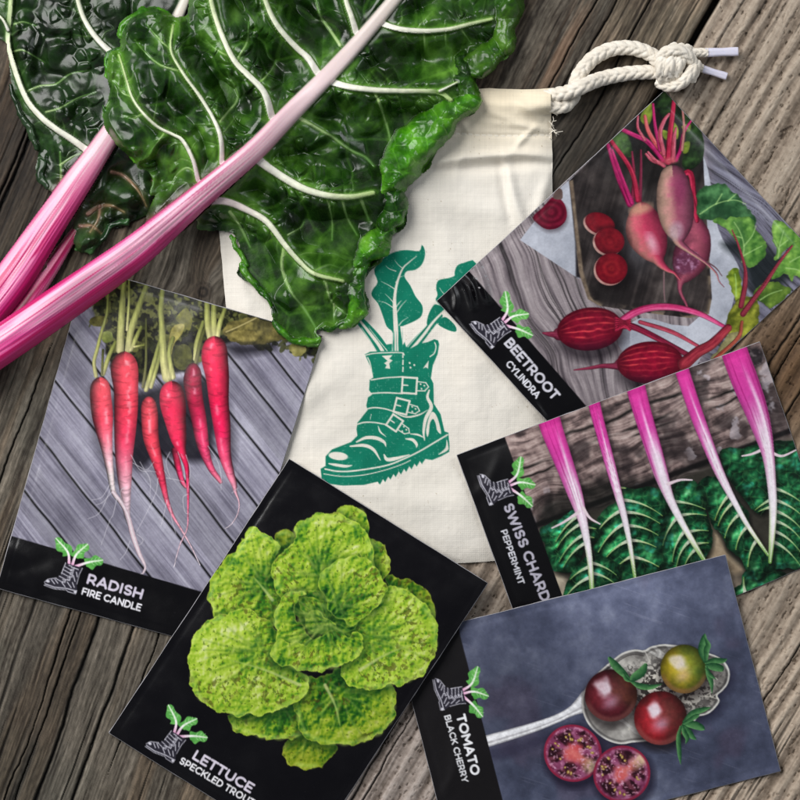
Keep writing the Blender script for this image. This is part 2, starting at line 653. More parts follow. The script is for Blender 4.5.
def boot_print(cv, cloth):
    x0, y0, k = 300, 340, 0.2125
    A = lambda pts: [(x0 + a * k, y0 + b * k) for a, b in pts]
    A3 = lambda pts: [(x0 + a * k, y0 + b * k, r * k / 2) for a, b, r in pts]
    B = lambda pts: [(350 + a * 0.175, 230 + b * 0.175) for a, b in pts]
    B3 = lambda pts: [(350 + a * 0.175, 230 + b * 0.175, r * 0.175 / 2) for a, b, r in pts]

    def ink(x, y, *_):
        n = fbm(x, y, 26, octv=3, seed=70)
        f = fbm(x, y, 1.6, octv=2, seed=71)
        c = mix(rgb(6, 104, 82), rgb(16, 126, 100), n)
        return mix(c, rgb(120, 165, 145), sm(0.70, 0.86, f) * 0.5)

    CL = [None]

    def cream(x, y, *_):
        return np.broadcast_to(rgb(218, 212, 200), (len(x), 3))
    P = 2
    # leaves and stalks
    cv.poly(B([(410, 86), (426, 110), (428, 150), (410, 198), (372, 228), (325, 236), (312, 268), (345, 318), (375, 380), (413, 432), (410, 488), (370, 520), (300, 550), (288, 560), (300, 690), (245, 690), (246, 590), (210, 552), (184, 480), (160, 420), (124, 375), (130, 340), (158, 296), (138, 225), (198, 155), (270, 121), (330, 115), (396, 120)]), ink, P, n=3)
    cv.poly(B([(300, 560), (300, 690), (330, 690), (318, 660), (312, 640), (300, 660)]), ink, P, smooth=False)
    cv.tube(B3([(380, 150, 3), (338, 184, 6), (300, 222, 9), (270, 300, 13), (256, 380, 17), (256, 450, 22), (262, 560, 26), (264, 690, 27)]), cream, 1)
    for pts in ([(300, 218), (275, 198), (255, 172)], [(252, 335), (215, 312), (178, 294)], [(246, 412), (222, 385), (202, 366)], [(244, 442), (200, 415), (156, 404)], [(268, 470), (295, 430), (322, 402)], [(264, 440), (282, 415), (294, 404)], [(280, 545), (300, 520), (332, 500)], [(262, 300), (285, 270), (310, 262)], [(262, 235), (225, 222), (205, 205)]):
        n = len(pts)
        cv.tube(B3([(a, b, 5 - 3.4 * i / (n - 1)) for i, (a, b) in enumerate(pts)]), cream, 1)
    for xx, w in ((252, 3.5), (264, 3), (277, 3.5)):
        cv.tube(B3([(xx, 580, 0.5), (xx + 1, 640, w), (xx + 2, 690, w)]), ink, P)
    # right leaf
    cv.poly(B([(720, 190), (650, 188), (612, 205), (598, 240), (596, 262), (560, 275), (505, 288), (492, 330), (500, 370), (492, 405), (560, 450), (720, 420)]), ink, P, n=3)
    cv.poly(B([(440, 542), (446, 490), (470, 440), (492, 425), (540, 450), (500, 500), (470, 525)]), ink, P, n=3)
    cv.poly(B([(498, 535), (520, 505), (552, 500), (600, 545), (606, 580), (560, 572)]), ink, P, n=3)
    cv.tube(B3([(340, 690, 56), (400, 620, 50), (470, 540, 34), (520, 490, 20)]), ink, P)
    cv.tube(B3([(350, 684, 17), (420, 600, 16), (480, 520, 13), (560, 440, 9)]), cream, 1)
    cv.tube(B3([(384, 690, 5), (440, 620, 5), (490, 550, 4), (505, 535, 3)]), cream, 1)
    cv.tube(B3([(330, 668, 4), (380, 610, 4), (432, 552, 2)]), cream, 1)
    cv.tube(B3([(512, 330, 2), (524, 350, 3), (540, 368, 3)]), cream, 1)
    # left stalk
    cv.tube(B3([(30, 490, 40), (90, 555, 54), (150, 630, 66), (195, 700, 70)]), ink, P)
    cv.tube(B3([(58, 520, 12), (110, 585, 17), (160, 650, 19), (185, 690, 20)]), cream, 1)
    cv.tube(B3([(66, 560, 3), (110, 625, 5), (150, 690, 5)]), cream, 1)
    cv.tube(B3([(110, 560, 3), (160, 625, 4), (212, 690, 5)]), cream, 1)
    cv.poly(B([(205, 655), (240, 650), (240, 690), (220, 690)]), ink, P, smooth=False)
    # boot
    sole = [(380, 660)]
    xs = np.linspace(580, 382, 9)
    ser = []
    for i, xx in enumerate(xs):
        yy = 562 + (580 - xx) / 200 * 98
        ser += [(xx, yy + 12), (xx - 6, yy + 22), (xx - 16, yy + 8)]
    out = [(305, 68), (330, 55), (400, 52), (480, 52), (520, 40), (560, 18), (600, 10), (632, -4), (650, 2), (655, 20), (648, 66), (625, 120), (616, 180), (628, 205), (630, 300), (662, 350), (680, 430), (698, 436), (704, 500), (702, 526), (670, 545), (622, 565), (590, 560)] + ser + [(300, 682), (200, 685), (130, 676), (102, 655), (97, 606), (120, 592), (120, 548), (150, 515), (240, 480), (270, 450), (266, 420), (270, 390), (300, 352), (318, 330), (312, 308), (320, 270), (340, 256), (325, 236), (328, 188), (345, 176), (330, 122)]
    cv.poly(A(out), ink, P, smooth=False)
    ln = lambda pts, w, col=cream, pid=1: cv.tube(A3([(a, b, w) for a, b in pts]), col, pid)

    def tap(pts, w):
        n = len(pts)
        cv.tube(A3([(a, b, max(1.2, w * math.sin(math.pi * (0.12 + 0.8 * i / (n - 1))))) for i, (a, b) in enumerate(pts)]), cream, 1)
    ln([(335, 188), (400, 178), (482, 173)], 6)
    ln([(330, 252), (400, 248), (482, 252)], 6)
    ln([(312, 325), (350, 318), (400, 324), (440, 336)], 6)
    ln([(266, 398), (300, 388), (350, 388), (405, 398)], 6)
    ln([(118, 607), (180, 618), (260, 615), (400, 592), (480, 563), (560, 525), (640, 478), (694, 446)], 7)
    ln([(112, 630), (200, 642), (300, 635), (400, 612), (480, 585), (520, 566)], 4)
    cv.ell(x0 + 180 * k, y0 + 546 * k, 46 * k, 19 * k, 6, cream, 1)
    tap([(136, 582), (170, 588), (215, 594), (245, 590)], 14)
    tap([(236, 500), (300, 496), (345, 515), (378, 565)], 16)
    tap([(266, 480), (310, 460), (360, 462), (395, 480), (404, 500)], 17)
    tap([(396, 540), (410, 562), (450, 558), (515, 540)], 18)
    tap([(498, 465), (530, 470), (548, 490), (548, 505)], 15)
    tap([(520, 442), (555, 446), (588, 462)], 9)
    tap([(368, 405), (378, 432), (405, 455)], 8)
    tap([(335, 350), (330, 375)], 8)
    cv.poly(A([(385, 75), (436, 70), (420, 88), (436, 96), (420, 110), (424, 135), (400, 133), (408, 118), (396, 110), (412, 98)]), cream, 1, smooth=False)
    cv.poly(A([(578, 135), (606, 96), (602, 135), (592, 128)]), cream, 1, smooth=False)
    for yy in (62, 95, 128):
        ln([(485, yy), (484, yy + 20)], 6)
    for a, b in ((516, 108), (538, 118), (520, 130)):
        cv.ell(x0 + a * k, y0 + b * k, 4.5 * k, 4.5 * k, 0, cream, 1)
    ln([(308, 72), (340, 64), (400, 60), (478, 60), (490, 70)], 5)
    ln([(318, 82), (330, 110), (340, 165)], 5)
    ln([(634, 12), (640, 32), (632, 62), (612, 78)], 5)
    tap([(608, 236), (600, 270), (618, 315), (592, 370), (582, 430), (586, 472)], 17)
    cv.poly(A([(622, 338), (640, 352), (655, 392), (664, 440), (648, 430), (636, 400), (628, 372), (612, 390), (606, 440), (598, 455), (594, 420), (606, 366)]), cream, 1)
    cv.poly(A([(625, 372), (640, 400), (640, 440), (615, 446), (612, 400)]), ink, P)
    cv.poly(A([(690, 468), (698, 500), (694, 520), (650, 540), (684, 508)]), cream, 1)
    tap([(440, 340), (500, 362), (560, 352), (600, 330)], 8)

    def buckle(cx, cy, w, h, rot):
        c, s_ = math.cos(math.radians(rot)), math.sin(math.radians(rot))
        q = [(cx + a * c - b * s_, cy + a * s_ + b * c) for a, b in ((-w, -h), (w, -h), (w, h), (-w, h), (-w, -h))]
        cv.poly(A(q[:4]), ink, P, smooth=False)
        for i in range(4):
            ln([q[i], q[i + 1]], 9)
        ln([(cx - w * c, cy - w * s_), (cx - w * c + 26 * c, cy - w * s_ + 26 * s_)], 6)
        p = [(cx + a * c - b * s_, cy + a * s_ + b * c) for a, b in ((w + 6, -h * .55), (w + 42, -h * .5), (w + 56, 0), (w + 40, h * .55), (w + 4, h * .6))]
        for i in range(4):
            ln([p[i], p[i + 1]], 5)
        for a, b in ((w + 18, -10), (w + 36, -4), (w + 24, 12)):
            cv.ell(x0 + (cx + a * c - b * s_) * k, y0 + (cy + a * s_ + b * c) * k, 4 * k, 4 * k, 0, cream, 1)
    buckle(515, 214, 34, 37, 4)
    buckle(478, 312, 31, 33, 14)
    buckle(445, 390, 28, 30, 34)


def build_bag():
    st = 0.72
    X, Y, u, v, edge = quad_grid((203, 94), (550.5, 88), (543, 557), (256, 568), st, 2.2, 3, (0, 5, 3, 0))
    cv = Canvas(X, Y, st)
    x, y = cv.X, cv.Y
    u, v, edge = u.ravel(), v.ravel(), edge.ravel()
    base = ramp(fbm(x, y, 90, octv=3, seed=80), [(0.2, (217, 211, 200)), (0.55, (226, 220, 210)), (0.85, (228, 220, 207))])
    slub = fbm(x, y, 30, 1.3, 2, 81) * 0.5 + fbm(x, y, 1.3, 30, 2, 82) * 0.5
    base = base * (1 + 0.08 * (slub - 0.5))[:, None]
    warm = sm(190, 90, y)
    base = base * mix(rgb(255, 255, 255), rgb(255, 247, 228), warm)
    fl = sm(0.84, 0.90, fbm(x, y, 1.7, octv=2, seed=83)) * sm(0.55, 0.75, fbm(x, y, 23, octv=2, seed=84))
    base = mix(base, rgb(120, 98, 66), fl * 0.55)
    cv.C = base.astype(F)
    cv.I[:] = 1
    boot_print(cv, base)
    # hem: stitched channel along the mouth of the bag
    hy = 134 + 0.02 * (x - 450) + (fbm(x, y * 0, 25, octv=2, seed=85) - 0.5) * 3
    dash = (np.mod(x, 6.5) < 4.6)
    stl = np.exp(-((y - hy) / 0.75) ** 2) * dash
    cv.C = mix(cv.C, rgb(236, 230, 218), stl * 0.6).astype(F)
    # sheet height: thin at the seams, soft folds inside
    eu = np.minimum(u, 1 - u) * 330
    ev = np.minimum(v, 1 - v) * 470
    soft_edge = (1 - np.exp(-eu / 16)) * (1 - np.exp(-ev / 16))
    z = 1.2 + 7.0 * soft_edge
    z = z + 3.0 * (fbm(x, y, 130, octv=3, seed=86) - 0.5) * sm(0, 40, edge)
    z = z + 1.5 * np.exp(-((y - 112) / 14) ** 2) - 1.4 * np.exp(-((y - hy) / 2.2) ** 2) + 0.5 * stl

    def fold(pts, r, amp, skew=0.0):
        idx, D, T, Q, R = cv.tube_field([(a, b, 0.01) for a, b in pts], 6, pad=r * 3.2)
        sgn = np.sign(Q)
        d = D + 0.01
        f = np.exp(-(d / r) ** 2) * np.sin(np.pi * np.clip(T * 0.9 + 0.08, 0, 1)) ** 0.6
        z[idx] += 1.7 * amp * f * (1 + skew * sgn * np.clip(d / r, 0, 1))
    fold([(430, 163), (470, 157), (520, 154), (556, 158)], 5, 3.2)
    fold([(425, 172), (480, 168), (530, 163), (556, 166)], 6, -2.6)
    fold([(506, 160), (512, 190), (520, 215), (530, 240)], 6, 2.4)
    fold([(500, 165), (505, 195), (511, 225)], 5, -2.0)
    fold([(548, 175), (540, 205), (536, 225)], 6, 1.8)
    fold([(515, 100), (530, 112), (545, 118)], 5, 1.6)
    fold([(490, 112), (515, 122), (540, 130)], 4, 1.2)
    fold([(455, 108), (462, 122), (470, 134)], 4, 1.0)
    fold([(535, 128), (522, 140), (515, 150)], 3.5, 1.6)
    fold([(470, 142), (460, 160), (455, 180)], 5, 1.2)
    fold([(238, 250), (242, 285), (250, 320)], 7, 1.5)
    fold([(300, 400), (330, 380), (350, 360)], 12, 1.2)
    fold([(440, 470), (460, 500), (470, 540)], 14, 1.4)
    fold([(310, 450), (330, 500), (350, 545)], 16, 1.2)
    fold([(455, 300), (470, 360), (480, 420)], 16, 1.5)
    fold([(300, 140), (330, 190), (370, 240)], 16, 2.2)
    fold([(420, 180), (440, 230), (470, 290)], 15, 2.0)
    fold([(380, 170), (450, 205), (540, 215)], 12, 1.6)
    fold([(330, 470), (400, 500), (480, 505)], 14, 1.6)
    fold([(260, 330), (300, 370), (310, 430)], 12, 1.6)
    fold([(460, 96), (500, 104), (548, 102)], 5, .9)
    fold([(480, 122), (520, 126), (550, 130)], 3.5, .9)
    z += 1.3 * (fbm(x, y, 17, octv=3, seed=87) - 0.5) + 3.0 * (fbm(x, y, 60, octv=2, seed=89) - .5)
    z += 0.9 * (fbm(x, y * 0.6, 11, octv=2, seed=88) - 0.5) * np.exp(-((y - hy) / 16) ** 2)
    z = z + 13 * np.exp(-((y - 101) / 11.5) ** 4) * sm(512, 549, x) + 4 * np.exp(-((y - 104) / 14) ** 2) * sm(250, 400, x)
    cv.Z = np.maximum(z, 0.6).astype(F)
    t = empty('drawstring_bag', 'cream cotton drawstring bag printed with a green boot full of leaves', 'bag')
    cloth = material('cotton_cloth', 0.92, 0.15, bumps=[('weave', 330, 0.20, 0.00025), ('noise', 900, 0.25, 0.0003)], sheen=0.15)
    ink = material('printed_cotton', 0.9, 0.18, bumps=[('weave', 330, 0.20, 0.00025), ('noise', 900, 0.25, 0.0003)])
    surface(cv, {1: ('cloth_body', cloth), 2: ('boot_print', ink, None, 'green boot with chard leaves printed on the cloth')}, t)
    # underside and rim of the cloth
    SUP.splat(cv.X, cv.Y, cv.Z)
    h, w = cv.shape
    Xr, Yr, Zr = cv.X.reshape(h, w), cv.Y.reshape(h, w), cv.Z.reshape(h, w)
    ring = [(Xr[0, :], Yr[0, :], Zr[0, :]), (Xr[:, -1], Yr[:, -1], Zr[:, -1]), (Xr[-1, ::-1], Yr[-1, ::-1], Zr[-1, ::-1]), (Xr[::-1, 0], Yr[::-1, 0], Zr[::-1, 0])]
    rx, ry, rz = [np.concatenate([r[k] for r in ring]) for k in range(3)]
    n = len(rx)
    top = world_pos(rx, ry, rz)
    bot = world_pos(rx, ry, np.full(n, 0.35))
    i = np.arange(n)
    j = (i + 1) % n
    raw_mesh('seam', np.vstack([top, bot]), np.stack([i, j, j + n, i + n], -1), material('cotton_seam', 0.92, 0.15, colour=(222, 214, 198)), t)
    return t


bag = build_bag()


# ------------------------------------------------------------------ rope, knot and tips
def plait(path, r, name, mat, parent, pitch=7.5, caps=True, flat=1.0):
    p = catmull(path, 24)
    seg = np.linalg.norm(np.diff(p, axis=0), axis=1)
    cum = np.concatenate([[0], np.cumsum(seg)])
    n = int(cum[-1] / 0.45)
    l = np.linspace(0, cum[-1], n)
    c = np.stack([np.interp(l, cum, p[:, k]) for k in range(3)], -1)
    t = np.gradient(c, axis=0)
    t /= np.linalg.norm(t, axis=1, keepdims=True)
    up = np.array([0, 0, 1.0])
    side = np.cross(t, up)
    bad = np.linalg.norm(side, axis=1) < 0.15
    side[bad] = np.array([0, 1, 0])
    side /= np.linalg.norm(side, axis=1, keepdims=True)
    nor = np.cross(side, t)
    m = 40
    ph = np.linspace(-np.pi, np.pi, m, endpoint=False)
    LL, PH = np.meshgrid(l, ph, indexing='ij')
    pr = np.mod(LL / pitch + np.abs(PH) / np.pi * 2.3 + 0.5 * (PH > 0) + 0.12 * vnoise(LL / 9, PH, 3), 1)
    dome = np.sin(np.pi * pr) ** 0.55
    groove = np.exp(-(PH / 0.16) ** 2) * 0.10 + np.exp(-((np.abs(PH) - np.pi) / 0.2) ** 2) * 0.1
    fuzz = 0.10 * (fbm(LL, PH * 8, 1.2, octv=2, seed=90) - 0.5)
    rr = r * (0.80 + 0.22 * dome - groove + fuzz) * (1 + 0.08 * (vnoise(LL / 14, LL * 0, 5) - 0.5))
    pos = c[:, None, :] + side[:, None, :] * (np.sin(PH) * rr)[..., None] + nor[:, None, :] * (np.cos(PH) * rr * flat)[..., None]
    pos = pos.reshape(-1, 3)
    w = world_pos(pos[:, 0], pos[:, 1], pos[:, 2])
    a = np.arange(n - 1)[:, None] * m + np.arange(m)[None, :]
    b = np.arange(n - 1)[:, None] * m + (np.arange(m) + 1)[None, :] % m
    f = np.stack([a, b, b + m, a + m], -1).reshape(-1, 4)
    shade = mix(rgb(208, 198, 182), rgb(236, 229, 218), fbm(LL.ravel(), PH.ravel() * 5, 5, octv=3, seed=91))
    SUP.splat(pos[:, 0], pos[:, 1], pos[:, 2])
    return raw_mesh(name, w, f[:, ::-1], mat, parent, lin(shade))


def build_rope():
    fib = material('cotton_rope', 0.95, 0.1, bumps=[('noise', 2600, 0.5, 0.0004)], sheen=0.2)
    cord = plait([(545, 103, 6.5), (553, 106, 8), (565, 105, 8), (574, 94, 8.5), (577, 80, 9), (584, 68, 8.5), (595, 57, 8), (612, 49, 8), (632, 48, 8), (650, 54, 9), (660, 62, 12), (672, 66, 13)], 7.6, 'drawstring', fib, bag, pitch=9.5)
    plait([(545, 97, 6.5), (554, 95, 9), (568, 92, 18), (581, 87, 22), (592, 82, 17), (606, 77.5, 9), (630, 73, 8), (652, 72, 9), (668, 72, 12)], 7.4, 'drawstring', fib, bag, pitch=9.5)
    kn = empty('knot', None, None)
    kn.parent = bag
    for i, (dx, r) in enumerate(((0, 6.6), (8, 6.8), (16, 6.6))):
        plait([(669 + dx, 84 - i, 7), (663 + dx * 0.8, 78, 15), (662 + dx, 66, 23 + (i == 1) * 2), (668 + dx, 54, 17), (676 + dx * .8, 48 + i, 7)], r, 'wrap', fib, kn, pitch=9)
    plait([(660, 64, 16), (664, 54, 22), (676, 50, 25), (688, 56, 21), (694, 68, 14), (690, 80, 8)], 6.2, 'wrap', fib, kn, pitch=9)
    plait([(658, 82, 8), (668, 86, 14), (680, 84, 20), (690, 74, 22), (697, 62, 14)], 6.0, 'wrap', fib, kn, pitch=9)
    plait([(686, 56, 14), (694, 53, 11), (702, 52.5, 9), (708, 52.5, 8.5)], 4.6, 'cord_end', fib, kn, pitch=6)
    plait([(688, 68, 10), (696, 67, 8), (703, 68.5, 7)], 4.2, 'cord_end', fib, kn, pitch=6)
    # tips: heat-shrunk plastic, a little squashed, open at the end
    pl = material('clear_plastic_tip', 0.28, 0.5, colour=(214, 210, 226), bumps=[('noise', 700, 0.3, 0.0004)], sss=0.2)
    for (ax, ay, bx, by, r, z0, z1) in ((704, 52.6, 738.5, 51.5, 4.4, 9, 6), (700, 68, 727, 76.5, 3.7, 7, 4.5)):
        n, m = 40, 24
        tt = np.linspace(0, 1, n)
        ph = np.linspace(0, 2 * np.pi, m, endpoint=False)
        dx, dy = bx - ax, by - ay
        L = math.hypot(dx, dy)
        sx, sy = -dy / L, dx / L
        T_, P_ = np.meshgrid(tt, ph, indexing='ij')
        rr = r * (1 + 0.05 * np.sin(T_ * 9) - 0.25 * (T_ < 0.03)) * np.where(T_ > 0.985, 0.96, 1)
        off = np.clip(np.cos(P_), -0.8, 0.8)
        pos = np.stack([ax + dx * T_ + sx * np.sin(P_) * rr, ay + dy * T_ + sy * np.sin(P_) * rr, z0 + (z1 - z0) * T_ + off * rr * 0.8], -1)
        inn = np.stack([ax + dx * T_ + sx * np.sin(P_) * rr * .7, ay + dy * T_ + sy * np.sin(P_) * rr * .7, z0 + (z1 - z0) * T_ + off * rr * 0.5], -1)[::-1]
        pos = np.concatenate([pos, inn], 0)
        nn = pos.shape[0]
        a = np.arange(nn - 1)[:, None] * m + np.arange(m)[None, :]
        b = np.arange(nn - 1)[:, None] * m + (np.arange(m) + 1)[None, :] % m
        f = np.stack([a, b, b + m, a + m], -1).reshape(-1, 4)
        pp = pos.reshape(-1, 3)
        raw_mesh('plastic_tip', world_pos(pp[:, 0], pp[:, 1], pp[:, 2]), f[:, ::-1], pl, bag)
    # frayed threads at the corner of the hem
    r_ = np.random.default_rng(5)
    for k in range(13):
        x0, y0 = 551 + r_.uniform(-2, 5), r_.uniform(110, 136)
        ang = r_.uniform(-0.9, 2.4)
        ln = r_.uniform(3, 9)
        pts = [(x0, y0, 5), (x0 + math.cos(ang) * ln * .5 + r_.uniform(-1.5, 1.5), y0 + math.sin(ang) * ln * .5, 5 + r_.uniform(-1, 3)), (x0 + math.cos(ang) * ln + r_.uniform(-2, 2), y0 + math.sin(ang) * ln, 2 + r_.uniform(0, 3))]
        p = catmull(pts, 8)
        m = 5
        ph = np.linspace(0, 2 * np.pi, m, endpoint=False)
        t = np.gradient(p, axis=0)
        sd = np.cross(t, [0, 0, 1.0])
        sd /= np.linalg.norm(sd, axis=1, keepdims=True) + 1e-9
        pos = p[:, None, :] + 0.42 * (np.sin(ph)[None, :, None] * sd[:, None, :] + np.cos(ph)[None, :, None] * np.array([0, 0, 1.0]))
        n = len(p)
        a = np.arange(n - 1)[:, None] * m + np.arange(m)[None, :]
        b = np.arange(n - 1)[:, None] * m + (np.arange(m) + 1)[None, :] % m
        pp = pos.reshape(-1, 3)
        raw_mesh('frayed_thread', world_pos(pp[:, 0], pp[:, 1], pp[:, 2]), np.stack([a, a + m, b + m, b], -1).reshape(-1, 4), THREAD, bag)


THREAD = material('loose_thread', 0.95, 0.1, colour=(228, 220, 206))
SUP_BEFORE_ROPE = SUP.h.copy()
build_rope()
SUP_ROPE = SUP.h.copy()
SUP.h = SUP_BEFORE_ROPE      # packets slide under the rope, not over it
# ------------------------------------------------------------------ printed seed packets
def arc(cx, cy, rx, ry, a0, a1, n=10):
    return [(cx + rx * math.cos(math.radians(a0 + (a1 - a0) * i / n)), cy + ry * math.sin(math.radians(a0 + (a1 - a0) * i / n))) for i in range(n + 1)]


h_ = 0.1
GLYPH = {      # bold sans capitals as pen strokes; x right, y up, cap height 1
    'A': (.84, [[(.08, .08), (.42, .92), (.76, .08)], [(.2, .32), (.64, .32)]]),
    'B': (.70, [[(.1, .1), (.1, .9), (.38, .9)] + arc(.38, .71, .2, .19, 90, -90)[1:] + [(.1, .52)], [(.38, .52)] + arc(.40, .31, .22, .21, 90, -90) + [(.1, .1)]]),
    'C': (.82, [arc(.48, .5, .38, .4, 48, 312, 18)]),
    'D': (.80, [[(.1, .1), (.1, .9), (.34, .9)] + arc(.34, .5, .38, .4, 90, -90, 14)[1:] + [(.1, .1)]]),
    'E': (.62, [[(.56, .9), (.1, .9), (.1, .1), (.56, .1)], [(.1, .51), (.5, .51)]]),
    'F': (.60, [[(.56, .9), (.1, .9), (.1, .1)], [(.1, .49), (.5, .49)]]),
    'H': (.78, [[(.1, .1), (.1, .9)], [(.68, .1), (.68, .9)], [(.1, .5), (.68, .5)]]),
    'I': (.26, [[(.13, .1), (.13, .9)]]),
    'K': (.74, [[(.1, .1), (.1, .9)], [(.64, .9), (.14, .42)], [(.3, .56), (.66, .1)]]),
    'L': (.58, [[(.1, .9), (.1, .1), (.54, .1)]]),
    'M': (.94, [[(.1, .1), (.1, .9), (.47, .38), (.84, .9), (.84, .1)]]),
    'N': (.80, [[(.1, .1), (.1, .9), (.7, .1), (.7, .9)]]),
    'O': (.92, [arc(.46, .5, .37, .4, 0, 360, 24)]),
    'P': (.68, [[(.1, .1), (.1, .9), (.36, .9)] + arc(.36, .64, .23, .26, 90, -90)[1:] + [(.1, .38)]]),
    'R': (.72, [[(.1, .1), (.1, .9), (.37, .9)] + arc(.37, .65, .23, .25, 90, -90)[1:] + [(.1, .4)], [(.38, .4), (.62, .1)]]),
    'S': (.66, [arc(.33, .70, .22, .2, 30, 270, 12)[:-1] + arc(.34, .30, .23, .2, 90, -150, 12)]),
    'T': (.66, [[(.05, .9), (.61, .9)], [(.33, .9), (.33, .1)]]),
    'U': (.78, [[(.1, .9), (.1, .38)] + arc(.39, .38, .29, .28, 180, 360, 12) + [(.68, .9)]]),
    'W': (1.14, [[(.06, .9), (.32, .1), (.57, .86), (.82, .1), (1.08, .9)]]),
    'Y': (.76, [[(.06, .9), (.38, .46), (.70, .9)], [(.38, .46), (.38, .1)]]),
    ' ': (.26, []),
}


def lettering(cv, text, p0, p1, cap, col, pid, hw=0.105):
    adv = sum(GLYPH[c_][0] + 0.07 for c_ in text) - 0.07
    p0, p1 = np.array(p0, float), np.array(p1, float)
    L = np.hypot(*(p1 - p0))
    ex = (p1 - p0) / L
    ey = np.array([ex[1], -ex[0]])
    sx = L / adv
    pen = 0.0
    for ch in text:
        w, strokes = GLYPH[ch]
        for s_ in strokes:
            pts = [(*(p0 + ex * (pen + a) * sx + ey * b * cap), hw * cap) for a, b in s_]
            cv.tube(pts, rgb(*col), pid, straight=True, soft=cv.aa * 1.1)
        pen += w + 0.07
    return sx


def emblem(cv, O, ang, pid_boot, pid_leaf, sc=1.0):
    """little boot sprouting three leaves; O = middle of the sole, ang = text direction in degrees (downwards positive)"""
    ex = np.array([math.cos(math.radians(ang)), math.sin(math.radians(ang))])
    ey = np.array([ex[1], -ex[0]])
    O = np.array(O, float)
    M = lambda pts: [tuple(O + ex * a * sc + ey * b * sc) for a, b in pts]
    M3 = lambda pts: [(*(O + ex * a * sc + ey * b * sc), r * sc) for a, b, r in pts]
    for tip, base, bend, sgn in (((-20, 48), (0, 26), (-5, 38), 1), ((12, 51), (3, 26), (4, 38), -1), ((31, 40), (6, 26), (18, 34), -1)):
        tip, base, bend = map(np.array, (tip, base, bend))
        path = catmull([base, bend, tip], 8)
        leaf = []
        for side in (1, -1):
            row = []
            for i in range(6, 17):
                t = (i - 6) / 10
                d = path[min(i + 1, 16)] - path[i - 1]
                d = d / np.hypot(*d)
                n_ = np.array([-d[1], d[0]]) * side
                wdt = (6.0 * math.sin(math.pi * min(1, t * 0.80 + 0.16)) ** 0.6 * (1 + 0.26 * math.sin(t * 10 + 1.5 * side))) * (1.1 if side == sgn else 0.85)
                row.append(path[i] + n_ * wdt)
            leaf += row if side == 1 else row[::-1]
        cv.poly(M(leaf), lambda x, y, d: mix(rgb(74, 150, 66), rgb(112, 186, 92), np.clip(fbm(x, y, 5, octv=2, seed=7) * 1.2 - 0.1, 0, 1)), pid_leaf, smooth=True, n=2)
        n = len(path)
        cv.tube(M3([(p[0], p[1], 1.5 - 1.0 * i / n) for i, p in enumerate(path)]), lambda x, y, t, q: ramp(t, [(0, (226, 160, 200)), (.22, (240, 212, 228)), (.40, (242, 244, 238)), (1, (206, 230, 196))]), pid_leaf, straight=True)
        for i in (9, 11, 13):
            d = path[i + 1] - path[i - 1]
            d = d / np.hypot(*d)
            for side in (1, -1):
                e = path[i] + d * 3 + np.array([-d[1], d[0]]) * side * 3.6
                cv.tube(M3([(path[i][0], path[i][1], .35), (e[0], e[1], .22)]), rgb(190, 222, 180), pid_leaf, straight=True, alpha=.7)
    dark, white = rgb(44, 42, 52), rgb(206, 204, 214)
    boot = [(-4, 27), (14, 27), (12.5, 20), (12.5, 10), (14.5, 4), (14, 0), (6, 0), (4, 1.5), (-8, -1.2), (-18, -.5), (-19, 3.5), (-16, 7), (-8, 10.5), (-5, 15), (-4.5, 21)]
    cv.poly(M(boot), dark, pid_boot, smooth=False)
    W = lambda pts, w=.55, a=.9: cv.tube(M3([(p, q, w) for p, q in pts]), white, pid_boot, straight=True, alpha=a)
    W([(-18, 1.2), (-8, .6), (4, 2.8), (14, 3)], .5)
    W([(-18.5, -.3), (-8, -1.1), (4, 1.2), (6, 0), (14, -.2), (14.4, 3.6)], .4, .8)
    W([(-19, 2.6), (-16.4, 6.6), (-9, 10)], .45, .75)
    cv.ell(*M([(-16, 4.6)])[0], 1.9 * sc, 1.3 * sc, ang, white, pid_boot)
    W([(-4, 27), (-4.6, 21), (-5, 15.5)], .45, .8)
    W([(13.6, 26.5), (12.4, 20), (12.6, 10)], .45, .7)
    for k, (yy, l0, l1) in enumerate(((23.4, -4, 5), (20, -4.5, 5), (16.4, -5, 5.5), (12.6, -6.5, 4), (9.4, -9, 0))):
        W([(l0, yy), (l0 * .3 + l1 * .7, yy - 1.6), (l1, yy - .2)], .42, .85)
        W([(l1 - 2.2, yy + .9), (l1 + .6, yy + 1.3), (l1 + .8, yy - 1.4), (l1 - 2, yy - 1.8)], .38, .9)
    for a, b, c_, d in ((7, 17, 10, 12), (9, 21, 11, 17), (3, 9, 8, 5), (-2, 7, 2, 4), (8, 10, 11, 6), (-13, 7, -9, 4), (-10, 8.5, -6, 5.5), (5, 24.6, 10, 24.2), (0, 25.6, 3, 25.4)):
        W([(a, b), (c_, d)], .5, .85)
    cv.ell(*M([(13.2, 1.6)])[0], 1.5 * sc, 1.2 * sc, ang, white, pid_boot)


FILM = material('glossy_print', 0.24, 0.42, bumps=[('noise', 140, 0.10, 0.0006), ('noise', 1800, 0.05, 0.0002)], rough_var=(60, 0.18, 0.30))
SATIN = material('satin_print', 0.36, 0.32, bumps=[('noise', 140, 0.10, 0.0006), ('noise', 1800, 0.06, 0.0002)])
PAPER = material('paper_edge', 0.7, 0.3, colour=(150, 148, 152))
PAPER_DARK = material('dark_paper_edge', 0.6, 0.3, colour=(120, 118, 122))
BLACK = (11, 10, 13)


